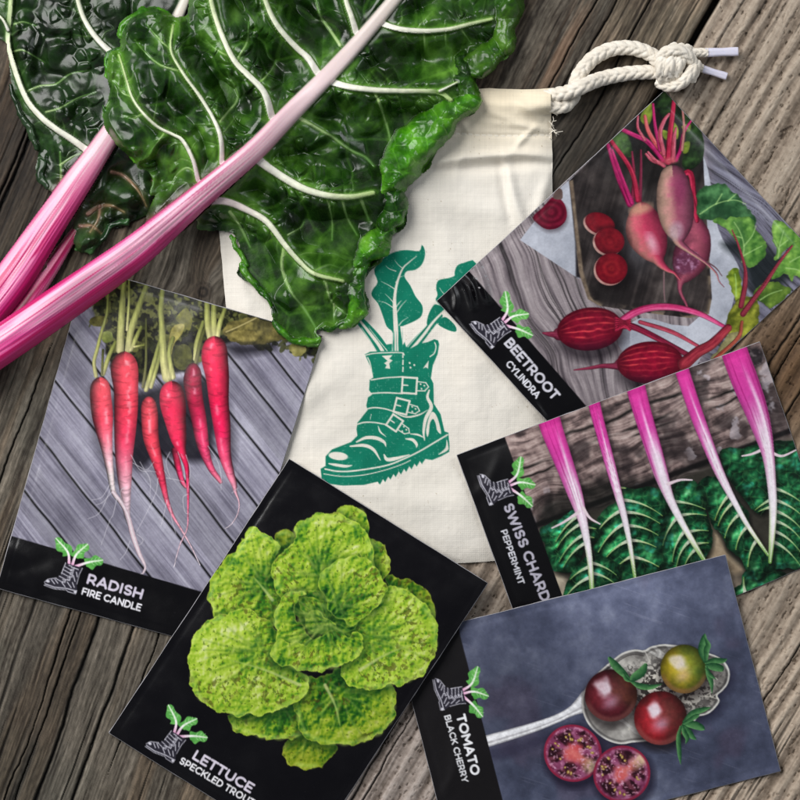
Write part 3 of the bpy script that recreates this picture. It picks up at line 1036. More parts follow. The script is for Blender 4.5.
def print_speckle(cv):
    """ink grain of the print"""
    n = fbm(cv.X, cv.Y, 1.5, octv=2, seed=99) + .8 * fbm(cv.X, cv.Y, 3.4, octv=2, seed=97) - .4
    cv.C *= (1 + 0.09 * (n - 0.5))[:, None]
    cv.C += (sm(0.86, 0.93, fbm(cv.X, cv.Y, 1.1, octv=2, seed=98)) * 0.05)[:, None]


def packet(name, label, corners, paint, parts, mat, seed, drape=26, folds=(), lifts=(), bulge=3.4, edge_bow=(0, 0, 0, 0), edge_mat=None):
    st = 0.70
    X, Y, u, v, edge = quad_grid(*corners, st, 0.45, seed, edge_bow)
    cv = Canvas(X, Y, st)
    paint(cv)
    print_speckle(cv)
    ed = edge.ravel()
    base = SUP.sample(SUP.drape(drape), cv.X, cv.Y)
    wd, ht = np.hypot(*(np.array(corners[1]) - corners[0])), np.hypot(*(np.array(corners[3]) - corners[0]))
    eu, ev = (np.minimum(u, 1 - u) * wd).ravel(), (np.minimum(v, 1 - v) * ht).ravel()
    puff = (1 - np.exp(-np.maximum(eu - 5, 0) / 20)) * (1 - np.exp(-np.maximum(ev - 5, 0) / 20))
    z = base + 1.6 + 1.15 * bulge * puff + 4.5 * (fbm(cv.X, cv.Y, 85, octv=2, seed=seed + 7) - 0.5) * sm(-20, 40, ed) + 0.45 * (fbm(cv.X, cv.Y, 16, octv=2, seed=seed + 8) - 0.5)
    z = z - 0.12 * np.exp(-((ed - 7.0) / 1.6) ** 2)                    # the heat seal pressed round the rim
    for pts, r, amp in folds:
        idx, D, T, Q, R = cv.tube_field([(a, b, 0.01) for a, b in pts], 6, pad=r * 3)
        z[idx] += amp * np.exp(-((D + .01) / r) ** 2) * np.sin(np.pi * np.clip(T * .96 + .02, 0, 1)) ** .5
    for (px, py), r, amp in lifts:
        z += amp * np.exp(-(np.hypot(cv.X - px, cv.Y - py) / r) ** 1.5)
    cv.Z = z.astype(F)
    t = empty(name, label, 'seed packet', 'seed packets laid over the bag and table')
    names = {k: (p[0], mat) + tuple(p[1:]) for k, p in parts.items()}
    surface(cv, names, t)
    # back of the packet: same outline, a little larger at the cut edge, a paper's thickness lower
    h, w = cv.shape
    pos = [a.reshape(h, w)[::6, ::6] for a in (cv.X, cv.Y, cv.Z)]
    pos = [np.concatenate([a, b.reshape(h, w)[::6, -1:]], 1) for a, b in zip(pos, (cv.X, cv.Y, cv.Z))]
    last = [np.concatenate([b.reshape(h, w)[-1:, ::6], b.reshape(h, w)[-1:, -1:]], 1) for b in (cv.X, cv.Y, cv.Z)]
    pos = [np.concatenate([a, b], 0) for a, b in zip(pos, last)]
    gx, gy, gz = pos
    cx, cy = gx.mean(), gy.mean()
    hh, ww = gx.shape
    def ring(a):
        return np.concatenate([a[0, :-1], a[:-1, -1], a[-1, :0:-1], a[:0:-1, 0]])
    idx = np.arange(hh * ww).reshape(hh, ww)
    back = world_pos(gx.ravel(), gy.ravel(), gz.ravel() - 1.1)
    rx, ry, rz = ring(gx), ring(gy), ring(gz)
    # outward by the raw white cut edge
    k = len(rx)
    dx, dy = np.roll(rx, -1) - np.roll(rx, 1), np.roll(ry, -1) - np.roll(ry, 1)
    ln_ = np.hypot(dx, dy)
    ox, oy = dy / ln_, -dx / ln_
    sg = np.sign(((rx - cx) * ox + (ry - cy) * oy).mean())
    o_ = 0.38 + 0.45 * (vnoise(np.arange(k) / 2.5, np.arange(k) * 0.0, seed) ** 2)
    e0 = world_pos(rx, ry, rz - 0.02)
    e1 = world_pos(rx + ox * sg * o_, ry + oy * sg * o_, rz - 0.35)
    e2 = world_pos(rx, ry, rz - 1.1)
    i = np.arange(k)
    j = (i + 1) % k
    q = np.vstack([np.stack([i, j, j + k, i + k], -1), np.stack([i + k, j + k, j + 2 * k, i + 2 * k], -1)])
    b_ = np.stack([idx[:-1, :-1], idx[:-1, 1:], idx[1:, 1:], idx[1:, :-1]], -1).reshape(-1, 4)
    raw_mesh('cut_edge', np.vstack([e0, e1, e2]), q, edge_mat or PAPER, t)
    raw_mesh('back_panel', back, b_, PAPER, t)
    SUP.splat(cv.X, cv.Y, cv.Z)
    return t


def emboss(fn, x, y, e=1.0):
    """side-lit look of a photographed surface of height fn"""
    return fn(x + e, y + e) - fn(x - e, y - e)


def grain(x, y, dx, dy, seed, w1=6, w2=2, L=120):
    """streaks running along (dx, dy)"""
    a = x * -dy + y * dx
    l = x * dx + y * dy
    return a, l, fbm(a, l, w1, L, 4, seed, .6), fbm(a, l, w2, L * .3, 3, seed + 3, .6)


# ---------------------------------------------------------------- radish packet
def root_col(stops, seed, hi=-0.3, hi2=None, rings=True):
    def f(x, y, t, q):
        c = ramp(t, stops)
        shade = np.clip(1.08 - 0.62 * np.abs(q - hi * .6) ** 2.0, 0.3, 1.2)
        c = c * shade[:, None]
        n = fbm(x, y, 5, octv=3, seed=seed)
        c = c * (0.88 + 0.24 * n)[:, None]
        if rings:
            rg = sm(.62, .75, fbm(x * .35, y + 2.5 * q ** 2, 4.2, 2.0, 2, seed + 1))
            c = c * (1 - 0.16 * rg)[:, None]
        s = np.exp(-((q - hi) / 0.20) ** 2) * sm(.45, .68, fbm(x * .5, y * .6, 3.6, octv=3, seed=seed + 2)) * (1 - t) ** .7
        c = mix(c, rgb(250, 205, 212), np.clip(s * .55, 0, 1))
        return c
    return f


def paint_radish(cv):
    x, y = cv.X, cv.Y
    a, l, g1, g2 = grain(x, y, .62, .785, 100, 5, 1.6, 150)
    ofs = x * .785 - y * .62
    v = .5 + .50 * (g1 - .5) + .40 * (g2 - .5) + .3 * (fbm(x, y, 34, octv=3, seed=104) - .5)
    c = ramp(v, [(0, (62, 60, 74)), (.3, (104, 101, 117)), (.5, (138, 135, 151)), (.7, (160, 158, 172)), (1, (190, 188, 200))])
    pl = np.floor((ofs + 300) / 39.0)
    c = c * (0.90 + .2 * np.mod(pl * .37, 1))[:, None]
    for g in (-285, -240, -192.5, -153, -111, -75, -40, -6, 26):
        wv = g + (fbm(l, l * 0, 40, octv=2, seed=int(g + 400)) - .5) * 2.2
        c = c * (1 - .88 * np.exp(-((ofs - wv) / 1.15) ** 2))[:, None]
        c = mix(c, rgb(188, 186, 200), np.exp(-((ofs - wv - 2.2) / .9) ** 2) * .35)
    cv.C = c.astype(F)
    cv.I[:] = 1
    # the dark bed of leaves behind the stems
    dk = lambda x, y, d: mix(rgb(20, 20, 18), rgb(60, 62, 36), sm(.45, .75, fbm(x, y, 6, octv=3, seed=110)))
    cv.poly([(80, 262), (96, 300), (104, 322), (106, 345), (112, 372), (140, 382), (168, 372), (190, 372), (205, 352), (226, 344), (262, 340), (285, 338), (296, 346), (316, 356), (330, 335), (200, 300)], dk, None, rough=5, rs=12, seed=1, soft=3)
    r_ = np.random.default_rng(11)
    dk2 = lambda x, y, d: mix(rgb(24, 24, 16), rgb(104, 106, 56), sm(.42, .66, fbm(x, y, 4, octv=3, seed=118)))
    cv.poly([(84, 264), (90, 300), (104, 330), (112, 352), (150, 352), (176, 344), (210, 322), (236, 326), (300, 345), (325, 338), (200, 296)], dk2, None, rough=6, rs=9, seed=2, soft=3, alpha=.85)
    for i in range(260):
        px, py = r_.uniform(88, 320), 0
        py = 268 + (px - 80) * .287 + r_.uniform(2, 62) * (1 if px < 215 else .45)
        a_ = r_.uniform(0, 180)
        s_ = r_.uniform(1.6, 5.5)
        tone = r_.uniform(0, 1)
        col = mix(rgb(38, 42, 22), rgb(128, 130, 66), tone ** 1.6)
        cv.ell(px, py, s_, s_ * r_.uniform(.35, .7), a_, lambda x, y, u, v, col=col: col[None, :] * (0.55 + .7 * fbm(x, y, 4, octv=3, seed=112) - .12 * np.abs(v))[:, None], None, alpha=.85)
    # bigger leaves: left leaflet, curled centre leaf, the ruffle on the right
    olive = lambda lo, hi, s: (lambda x, y, d: mix(rgb(*lo), rgb(*hi), np.clip(fbm(x, y, 5, octv=3, seed=s) * 1.5 - .3, 0, 1)))
    cv.poly([(89, 322), (93, 317), (103, 316), (108, 320), (104, 326), (94, 326)], olive((70, 66, 30), (128, 124, 62), 1), None)
    cv.poly([(102, 334), (106, 331), (112, 333), (112, 340), (106, 343), (102, 340)], olive((90, 100, 44), (150, 158, 84), 2), None)
    cv.poly([(176, 318), (186, 308), (192, 318), (190, 330), (184, 328), (180, 324)], olive((84, 84, 34), (140, 138, 66), 3), None)
    cv.poly([(172, 328), (184, 324), (182, 334), (174, 344), (171, 356), (168, 350)], olive((110, 104, 50), (176, 166, 92), 4), None)
    cv.poly([(174, 352), (182, 344), (190, 348), (192, 360), (184, 370), (175, 366)], olive((52, 54, 26), (104, 104, 54), 5), None)
    cv.poly([(222, 330), (240, 320), (262, 320), (284, 330), (297, 338), (300, 345), (280, 340), (262, 344), (240, 344)], olive((58, 54, 28), (140, 128, 70), 6), None, rough=3, rs=6)
    cv.poly([(228, 336), (240, 330), (256, 332), (256, 340), (240, 342), (230, 341)], olive((80, 72, 34), (160, 146, 84), 7), None, rough=2, rs=5)
    cv.line([(226, 332), (240, 326), (256, 318)], 1.2, rgb(168, 156, 104))
    cv.poly([(292, 344), (304, 344), (306, 352), (298, 356), (290, 350)], olive((104, 100, 50), (160, 152, 92), 8), None, rough=2, rs=5)
    sh = lambda pts, al=.75: cv.poly(pts, rgb(18, 16, 24), None, alpha=al, soft=9)
    sh([(112, 400), (140, 392), (212, 380), (212, 450), (196, 462), (160, 455), (140, 470), (126, 450)], .85)
    sh([(224, 345), (250, 344), (276, 344), (268, 352), (240, 356), (230, 352)], .8)
    sh([(92, 385), (92, 440), (112, 480), (116, 470)], .35)
    sh([(228, 400), (236, 440), (232, 470), (228, 440)], .5)

    def stem(pts, dark=False):
        def f(x, y, t, q):
            c_ = ramp(t, [(0, (196, 190, 136)), (.35, (176, 178, 106)), (1, (112, 118, 56))])
            c_ = c_ * (1.04 - .38 * np.abs(q + .2) ** 1.6)[:, None] * (.85 + .3 * fbm(x * 1.2, y, 1.6, 12, 2, 115))[:, None]
            return c_ * (.62 if dark else 1)
        cv.tube(pts, f, None)
    stem([(96, 376, 2), (94, 362, 1.8), (97, 350, 1.8), (101, 334, 1.6), (107, 312, 1.4), (108, 290, 1.2)])
    stem([(103, 374, 2.2), (109, 356, 2.2), (115.5, 342, 1.8)])
    stem([(102, 374, 1.2), (103, 350, 1.2)], True)
    stem([(146, 390, 2.2), (150, 377, 2.4), (158, 348, 2), (160, 340, 1.6)])
    stem([(143, 387, 1.6), (146, 361, 1.3), (146, 319, 1)], True)
    stem([(151, 387, 2), (158, 363, 1.8), (160, 350, 1.4)])
    stem([(167.5, 377, 5.5), (164, 361, 4), (162, 327, 3), (161, 308, 2.6), (163, 286, 2.4)])
    stem([(173, 377, 2.8), (169, 354, 2.2), (173, 338, 2)])
    stem([(195, 359, 2.2), (197, 342, 2.4), (203, 322, 1.8)])
    stem([(196, 362, 2), (201, 340, 1.8), (206, 326, 1.5)], True)
    stem([(120, 350, 4), (121.5, 318, 3.4), (124, 284, 2.6), (125, 270, 2)])
    stem([(128, 350, 3.2), (131, 330, 3.4), (137, 312, 3), (147, 284, 2.4)])
    stem([(127, 330, 1.4), (129, 300, 1.2), (129, 280, 1)])
    stem([(131, 350, 2), (136, 338, 2.2), (141, 327, 1.6)])
    stem([(134, 347, 1), (144, 345, 1)])
    stem([(210, 337, 3.2), (207.5, 320, 3.2), (207, 296, 2.4)])
    stem([(214, 337, 3), (213.7, 318, 3), (214, 298, 2.4)])
    stem([(217.5, 336, 2.6), (220, 323, 2.4), (226, 306, 1.8)])
    red = [(0, (226, 78, 92)), (.3, (224, 62, 84)), (.48, (220, 54, 88)), (.62, (224, 110, 136)), (.8, (222, 178, 190)), (1, (208, 200, 208))]
    hot = [(0, (222, 52, 84)), (.3, (222, 34, 78)), (.45, (216, 26, 80)), (.62, (222, 84, 120)), (.8, (222, 170, 184)), (1, (208, 200, 208))]
    dkr = [(0, (140, 26, 56)), (.3, (176, 28, 66)), (.55, (216, 42, 92)), (.85, (224, 80, 120)), (1, (214, 120, 140))]
    wht = [(0, (228, 82, 94)), (.18, (224, 70, 92)), (.27, (226, 104, 124)), (.36, (224, 166, 178)), (.46, (222, 208, 208)), (1, (208, 202, 210))]
    root = lambda pts, st, sd, pid, hi=-.3: cv.tube(pts, root_col(st, sd, hi), pid)
    hair = lambda pts, w=.7, al=.75: cv.tube([(p, q, w / 2 * (1 - .5 * i / len(pts))) for i, (p, q) in enumerate(pts)], rgb(204, 200, 208), None, alpha=al)
    root([(175, 450, 3.5), (178, 466, 3.2), (182, 481, 2.4), (185.5, 487, 1.5)], dkr, 131, 10)
    root([(193, 369, 6), (193, 374, 8.4), (192.5, 383, 9), (195, 400, 8.2), (199, 420, 7.6), (202, 440, 6.6), (206, 456, 4.6), (212, 470, 3.2), (218, 478, 2.6), (220.6, 482, 1.8)], dkr, 132, 11, -.1)
    root([(214.7, 344, 8), (214.7, 349, 12), (214.7, 358, 13.2), (217.5, 378, 11.6), (219, 402, 9.8), (222, 426, 8.6), (225, 455, 6.2), (230, 473, 4.4), (234, 484, 3), (235.5, 492, 1.6), (239, 502, .7), (238, 513, .6), (232, 523.5, .5), (225, 529, .4)], hot, 133, 12, .3)
    root([(149, 402, 5.5), (149, 406, 7.6), (149.6, 415, 8.4), (151, 438, 7.8), (157.5, 462, 5.4), (163.6, 487, 3.2), (167, 501, 2.4), (173, 516, 1.6), (181, 529, 1.1), (190, 544.5, .8), (200, 565, .5)], red, 134, 13, .05)
    root([(172, 389, 8), (172, 394, 12), (173, 404, 13), (175, 418, 11), (178.5, 438, 8), (181.5, 450, 4.6), (186.4, 465, 2.6), (188, 485, 1.6), (188, 513, .9), (187, 529, .7), (179.5, 546, .6), (174, 567, .4)], hot, 135, 10, .35)
    root([(100, 384, 7), (100.3, 388, 9.8), (100.5, 396, 10.6), (102.4, 415, 10.6), (104.5, 433, 8), (107, 450, 5.6), (110, 471, 3.6), (113.5, 492, 2.5), (121, 503, 2), (128, 517, 2), (132.5, 534, 2.6), (139, 553, 2), (145, 565, 1.2), (144, 572, .8), (140, 574, .5)], wht, 136, 14, -.35)
    root([(124.4, 360, 8.5), (124.4, 365, 12.6), (124.6, 372, 13.8), (126, 390, 12.2), (126, 410, 11.8), (125, 432, 10.8), (124, 455, 9), (124.5, 475, 7.5), (125.5, 495, 5.2), (127, 514, 3.2), (129, 524, 1.8)], red, 137, 15, -.25)
    cv.tube([(113, 492, 1.6), (121, 502, 1.5), (128, 516, 1.8), (132.5, 534, 2.4), (139, 553, 1.9), (145, 566, 1), (143, 573, .7)], lambda x, y, t, q: mix(rgb(226, 216, 220), rgb(190, 160, 172), np.abs(q)), 14)
    for p in ([(110, 484), (102, 497), (92, 500)], [(112, 492), (103, 502), (96, 505)], [(111, 488), (100, 512), (88, 519)], [(117, 498), (113, 515), (110, 520), (101, 545)], [(127, 487), (121, 490), (121, 497), (123, 503)], [(131, 455), (140, 470), (150, 471), (156, 472)], [(133, 463), (144, 470), (150, 480), (150, 497)], [(158, 478), (156, 492), (148, 510), (136, 533)], [(166, 478), (178, 480), (184, 482)], [(170, 452), (166, 462), (170, 478), (164, 470)], [(178, 452), (184, 470), (185, 480)], [(167, 500), (163, 518), (161, 526)], [(170, 505), (172, 520), (176, 534)], [(208, 446), (217, 460), (221, 475), (221, 490)], [(188, 494), (183, 498), (185, 512), (190, 514)], [(137, 534), (143, 540), (139, 545), (133, 541)], [(130, 541), (126, 552), (120, 560)], [(140, 462), (146, 470), (154, 462)], [(186, 455), (190, 470), (188, 490)], [(238, 488), (232, 493)]):
        hair(p)
    # black label strip
    band = [(11.6, 536), (199, 591), (240, 604), (232, 668), (225, 655), (-8, 594)]
    cv.poly(band, lambda x, y, d: np.broadcast_to(rgb(*BLACK), (len(x), 3)), 2, smooth=False)
    emblem(cv, (62, 590), 16, 4, 5)
    lettering(cv, 'RADISH', (86, 583.5), (141.5, 599.5), 10.5, (206, 198, 214), 3, .115)
    lettering(cv, 'FIRE CANDLE', (81, 594.5), (140, 611.5), 7.6, (232, 230, 236), 6, .105)


PARTS = {1: ('front_panel',), 2: ('label_band',), 3: ('title_lettering',), 4: ('boot_emblem',), 5: ('emblem_leaf', 4), 6: ('variety_lettering',)}


def plus(d):
    p = dict(PARTS)
    p.update(d)
    # keep parents first
    return p


packet('seed_packet', 'radish seed packet showing long red roots on grey boards', ((86.5, 268), (322, 336), (224, 650), (-3, 588)), paint_radish,
       plus({10: ('printed_radish',), 11: ('printed_radish', None, 'dark shaded printed radish'), 12: ('printed_radish',), 13: ('printed_radish',), 14: ('printed_radish', None, 'printed radish fading to a white tail'), 15: ('printed_radish',)}), FILM, 200,
       bulge=1.2, folds=[([(8, 545), (24, 556), (36, 575), (40, 596)], 10, 2.0), ([(10, 570), (30, 566), (52, 560)], 7, -1.0)], lifts=[((-3, 588), 22, 1.5)])
# ---------------------------------------------------------------- beetroot packet
def px(zx, zy, x0, y0, k):
    return x0 + zx * k, y0 + zy * k


def paint_beet(cv):
    x, y = cv.X, cv.Y
    # swirling grey boards
    wx = x + 26 * (fbm(x, y, 60, octv=2, seed=140) - .5)
    wy = y + 26 * (fbm(x, y, 60, octv=2, seed=141) - .5)
    a, l, g1, g2 = grain(wx, wy, .42, .91, 142, 5, 1.7, 110)
    a2, l2, h1, h2 = grain(wx, wy, .78, .62, 148, 5, 1.7, 110)
    right = sm(690, 720, x)
    v = .5 + .85 * (g1 * (1 - right) + h1 * right - .5) + .55 * (g2 * (1 - right) + h2 * right - .5)
    c = ramp(v, [(0, (52, 46, 52)), (.3, (98, 92, 99)), (.5, (134, 127, 134)), (.7, (158, 152, 158)), (1, (184, 180, 186))])
    c = c * mix(rgb(255, 255, 255), rgb(205, 212, 232), right)
    c = c * mix(rgb(255, 255, 255), rgb(255, 244, 236), (1 - right) * .6)
    lines = sm(.60, .68, fbm(a, l, 5.5, 190, 2, 150)) * sm(.74, .66, fbm(a, l, 5.5, 190, 2, 150))
    lines2 = sm(.60, .68, fbm(a2, l2, 5.5, 190, 2, 151)) * sm(.74, .66, fbm(a2, l2, 5.5, 190, 2, 151))
    c = c * (1 - .55 * (lines * (1 - right) + lines2 * right))[:, None]
    cv.C = c.astype(F)
    cv.I[:] = 1
    cloth = lambda x, y, d: mix(rgb(150, 154, 166), rgb(196, 199, 210), np.clip(fbm(x, y, 24, octv=3, seed=152) * 1.4 - .2, 0, 1))
    cv.poly([(520, 240), (562, 186), (574, 176), (579, 279)], cloth, None, smooth=False)
    cv.poly([(574, 178), (569.5, 181), (575, 240), (581, 278), (576, 277)], rgb(34, 30, 34), None, smooth=False, soft=2)
    cv.poly([(700, 168), (708, 170), (718, 228), (737, 263), (738, 276), (728, 318), (704, 352), (690, 372), (655, 372), (618, 345), (640, 318), (700, 316)], cloth, None)
    # worn dark board
    def board(x, y, d):
        n = fbm(x, y, 22, octv=4, seed=153)
        s = fbm(x * .9 + y * .25, y * .4 - x * .1, 3.0, 30, 3, 154)
        c_ = ramp(n * .7 + s * .3, [(.1, (18, 15, 16)), (.42, (38, 33, 33)), (.58, (60, 53, 52)), (.8, (98, 89, 86))])
        edge = np.exp(-(d / 3.2) ** 2) * sm(.35, .6, fbm(x, y, 8, octv=2, seed=155))
        c_ = mix(c_, rgb(148, 130, 108), edge * .75 * sm(200, 260, y))
        glow = np.exp(-(((x - 636) / 16) ** 2 + ((y - 240) / 30) ** 2))
        c_ = mix(c_, rgb(104, 106, 116), glow * .5)
        return c_ * (1 - .55 * np.exp(-(((x - 650) / 50) ** 2 + ((y - 150) / 45) ** 2)))[:, None]
    cv.poly([(569, 181), (640, 112), (664, 85), (702, 122), (704, 175), (712, 298), (709, 314), (690, 318), (640, 312), (600, 306), (588, 299), (579, 272)], board, 10, smooth=False)
    cv.poly([(569, 181), (574, 220), (579, 272), (588, 299), (598, 305), (590, 296), (583, 270), (577, 220), (573, 180)], lambda x, y, d: mix(rgb(70, 58, 50), rgb(150, 132, 112), fbm(x, y, 5, octv=3, seed=156)), 10, smooth=False, soft=1.5)
    # dark greens at the very top
    gr = lambda lo, hi, s: (lambda x, y, d: mix(rgb(*lo) * .8, rgb(*hi), np.clip(.42 + .9 * (fbm(x, y, 16, octv=2, seed=s) - .5) - 1.3 * emboss(lambda a, b: fbm(a, b, 8, octv=3, seed=s + 1), x, y, 1.2) + .18 * (fbm(x, y, 2.6, octv=2, seed=s + 2) - .5), 0, 1)) * (.86 + .16 * sm(0, 4, d))[:, None])
    cv.poly([(652, 100), (664, 90), (690, 112), (698, 125), (704, 142), (702, 160), (690, 170), (682, 164), (686, 140), (680, 120), (664, 118)], gr((14, 24, 16), (52, 82, 40), 160), None)
    cv.poly([(610, 142), (622, 132), (630, 140), (632, 156), (624, 156), (616, 150)], gr((40, 66, 30), (92, 128, 62), 161), None)
    for p in ([(640, 118), (650, 102), (653, 112), (648, 126)], [(661, 130), (668, 132), (668, 140), (664, 138)], [(673, 122), (678, 128), (678, 138), (674, 138)], [(682, 126), (690, 124), (690, 131), (684, 131)], [(684, 143), (690, 142), (688, 152), (683, 153)]):
        cv.poly(p, gr((96, 118, 36), (168, 184, 72), 162), None)
    stalk = lambda a_, b_, s=170: (lambda x, y, t, q: mix(rgb(*a_), rgb(*b_), np.clip(.46 + .38 * q + 1.1 * (fbm(q * 3 + s, t * 7, 1.0, 1.6, 3, s) - .5) + .3 * (fbm(x, y, 4, octv=2, seed=s) - .5), 0, 1)) * (1.04 - .5 * np.abs(q) ** 2.5)[:, None])
    MG = stalk((128, 10, 66), (212, 58, 126))
    RD = stalk((118, 12, 38), (212, 58, 92))
    PK = stalk((140, 44, 60), (218, 120, 140))
    # left bunch
    for pts, c_ in (([(632, 202, 2), (634, 176, 1.6), (632, 152, 1)], stalk((90, 20, 40), (150, 50, 80))), ([(640, 202, 2), (641, 170, 1.4), (641, 150, .8)], stalk((90, 20, 40), (140, 50, 80))),
                    ([(630, 204, 3.5), (618, 176, 2.8), (608, 145, 2)], MG), ([(632, 203, 2.4), (622, 178, 2), (612, 150, 1.4)], MG), ([(638, 200, 3), (631, 170, 2.4), (611, 141, 2.2)], RD)):
        cv.tube(pts, c_, 11)
    def pale_beet(base_l, base_r, hl, s):
        def f(x, y, t, q):
            n = fbm(x, y, 7, octv=4, seed=s)
            tt = np.clip(.5 - .62 * q + .45 * (n - .5), 0, 1)
            c_ = ramp(tt, [(0, base_l[0]), (.3, base_l[1]), (.55, base_r[0]), (1, base_r[1])])
            c_ = c_ * (1.08 - .5 * np.abs(q) ** 3.5)[:, None]
            return c_ * (.8 + .4 * n)[:, None]
        return f
    # darker beet at the right, behind
    dp = pale_beet(((104, 44, 66), (134, 66, 84)), ((150, 74, 92), (118, 50, 72)), None, 171)
    cv.tube([(694, 226, 10), (696, 238, 14.5), (691, 256, 18), (685, 271, 11), (681, 281, 4), (680, 291, 2), (686, 304, 1.3), (689, 312, .8)], dp, 12)
    cv.ell(687, 262, 13, 11, -35, lambda x, y, u, v: mix(rgb(84, 40, 66), rgb(196, 160, 196), sm(.35, .8, fbm(x, y, 3.5, octv=3, seed=172)) * .8), 12, alpha=.75, soft=4)
    cv.tube([(664, 198, 2), (688, 172, 3), (694, 196, 2.6), (697, 221, 2)], RD, 12)
    cv.tube([(685, 178, 2.4), (692, 200, 2.8), (697, 221, 1.8)], RD, 12)
    # red beet left of the middle
    rb = pale_beet(((186, 116, 112), (190, 86, 102)), ((172, 56, 84), (128, 40, 64)), None, 173)
    cv.tube([(642, 211, 9), (643, 218, 14.5), (646, 232, 20), (652, 246, 15), (657, 257, 7), (661, 264, 4.2), (668, 270, 2.4), (674, 273, 1.4), (680, 280, 1)], rb, 13)
    cv.ell(652, 243, 4.5, 10, -22, rgb(232, 188, 202), 13, alpha=.7, soft=6)
    cv.ell(641, 209, 11, 5, -15, rgb(196, 150, 124), 13, alpha=.8, soft=5)
    cv.tube([(664, 272, .7), (664, 290, .6), (665, 302, .4)], rgb(130, 100, 104), 13)
    # the long pale beet in the middle
    lb = pale_beet(((184, 146, 130), (178, 126, 122)), ((142, 72, 94), (112, 58, 78)), None, 174)
    cv.tube([(673, 178, 13), (674, 190, 17), (675.5, 206, 18.6), (677, 222, 15.5), (678.5, 233, 9), (679, 242, 4.5), (688, 250, 2.6), (698, 257, 2), (706, 263, 1.3), (716, 273, .9), (719, 281, .6), (724, 287, .4)], lb, 14)
    cv.ell(676, 231, 7, 9, 10, lambda x, y, u, v: mix(rgb(150, 120, 134), rgb(208, 186, 196), fbm(x, y, 4, octv=3, seed=175)), 14, alpha=.7, soft=5)
    cv.ell(680, 190, 6, 14, 4, rgb(128, 44, 84), 14, alpha=.55, soft=7)
    cv.tube([(707, 262, .9), (716, 268, .6), (722, 276, .4)], rgb(96, 66, 72), 14)
    for pts, c_ in (([(662, 164, 2.2), (652, 160, 2), (646, 154, 1.2)], PK), ([(676, 160, 2), (681, 148, 2), (684, 132, 1.6), (693, 118, 1)], MG), ([(663, 160, 2.6), (648, 142, 2.6), (636, 136, 2.4), (623, 130, 2.2)], MG), ([(668, 160, 2.4), (656, 144, 2.4), (648, 130, 2.2), (645, 116, 1.6)], stalk((170, 60, 66), (220, 120, 120))),
                    ([(660, 150, 2), (655, 125, 1.6), (653, 104, 1.2)], MG), ([(664, 154, 2.4), (660, 134, 2.4), (664, 121, 2), (669, 114, 1.4)], PK), ([(645, 140, 1.6), (638, 128, 1.4), (638, 116, 1)], PK), ([(682, 150, 1.4), (684, 128, 1.3), (682, 104, 1)], stalk((150, 90, 90), (200, 140, 130))), ([(664, 166, 2), (655, 160, 1.8), (648, 152, 1)], PK), ([(673, 160, 2.6), (674, 140, 2.2), (676, 128, 1)], PK), ([(668, 162, 3), (670, 135, 2.8), (673, 110, 2.4), (674.5, 92, 1.6)], RD)):
        cv.tube(pts, c_, 15)
    cv.ell(668, 161, 9, 3.2, -5, lambda x, y, u, v: mix(rgb(150, 30, 60), rgb(210, 120, 120), fbm(x, y, 3, octv=2, seed=176)), 15, alpha=.8, soft=3)
    # cut slices
    sh = lambda cx, cy, rx, ry, al=.6: cv.ell(cx, cy, rx, ry, 0, rgb(14, 10, 12), None, alpha=al, soft=8)
    for cx, cy, rx, ry, rot, lite in ((600, 223.5, 15.5, 10.5, 22, .0), (609.5, 241, 15, 13.5, 15, .5), (611.5, 268.5, 16, 15.5, 0, 1)):
        sh(cx + 2, cy + 3, rx + 4, ry + 4, .55)
        cv.ell(cx - 1.8, cy + 1.6, rx, ry, rot, lambda x, y, u, v: mix(rgb(150, 100, 96), rgb(212, 180, 168), fbm(x, y, 5, octv=2, seed=177)), 16)
        def slice_(x, y, u, v, lite=lite):
            r = np.hypot(u, v)
            ring = .5 + .5 * np.sin(r * 17)
            c_ = mix(rgb(92, 10, 24), rgb(134, 22, 36), np.clip(fbm(x, y, 6, octv=3, seed=178) * 1.3 - .2, 0, 1))
            c_ = mix(c_, rgb(196, 56, 52), ring * .32 * lite * sm(1, .2, r))
            return mix(c_, rgb(86, 10, 24), sm(.82, 1, r) * .6)
        cv.ell(cx, cy, rx, ry, rot, slice_, 16)
    qp = [(533, 217), (543, 207), (552, 197.5), (559, 198), (565, 205), (567, 215), (564, 223), (556, 228.5), (546, 229), (538, 224)]
    cv.poly([(a_ + 1, b_ + 3) for a_, b_ in qp], rgb(40, 30, 36), None, alpha=.5, soft=5)
    def quarter(x, y, d):
        r = np.hypot((x - 551) / 17, (y - 212) / 14)
        c_ = mix(rgb(82, 6, 30), rgb(128, 22, 50), .5 + .5 * np.sin(r * 15))
        return mix(c_, rgb(70, 6, 26), fbm(x, y, 5, octv=2, seed=179) * .6)
    cv.poly(qp, quarter, 17)
    cv.poly([(553, 198), (557, 189), (562, 190), (562, 199)], rgb(92, 74, 70), 17)
    # two striped beets
    def striped(cx, cy, rx, ry, rot, s):
        def f(x, y, u, v):
            ang = v / np.sqrt(np.maximum(1 - np.clip(u, -1, 1) ** 2, .06))
            st = .5 + .5 * np.sin(ang * 21 + 2.6 * (fbm(x, y, 9, octv=2, seed=s) - .5))
            n = fbm(x, y, 4.5, octv=3, seed=s + 1)
            c_ = mix(rgb(96, 8, 32), rgb(150, 18, 48), n)
            c_ = mix(c_, rgb(238, 84, 84), st ** 4 * (.35 + .65 * sm(.36, .6, fbm(x * .4, y, 4, octv=2, seed=s + 2))) * .72 * sm(1.0, .55, np.hypot(u + .05, (v + .15))))
            return mix(c_, rgb(74, 14, 44), sm(.3, 1, v) * .65) * (1.05 - .45 * np.hypot(u, v) ** 3)[:, None]
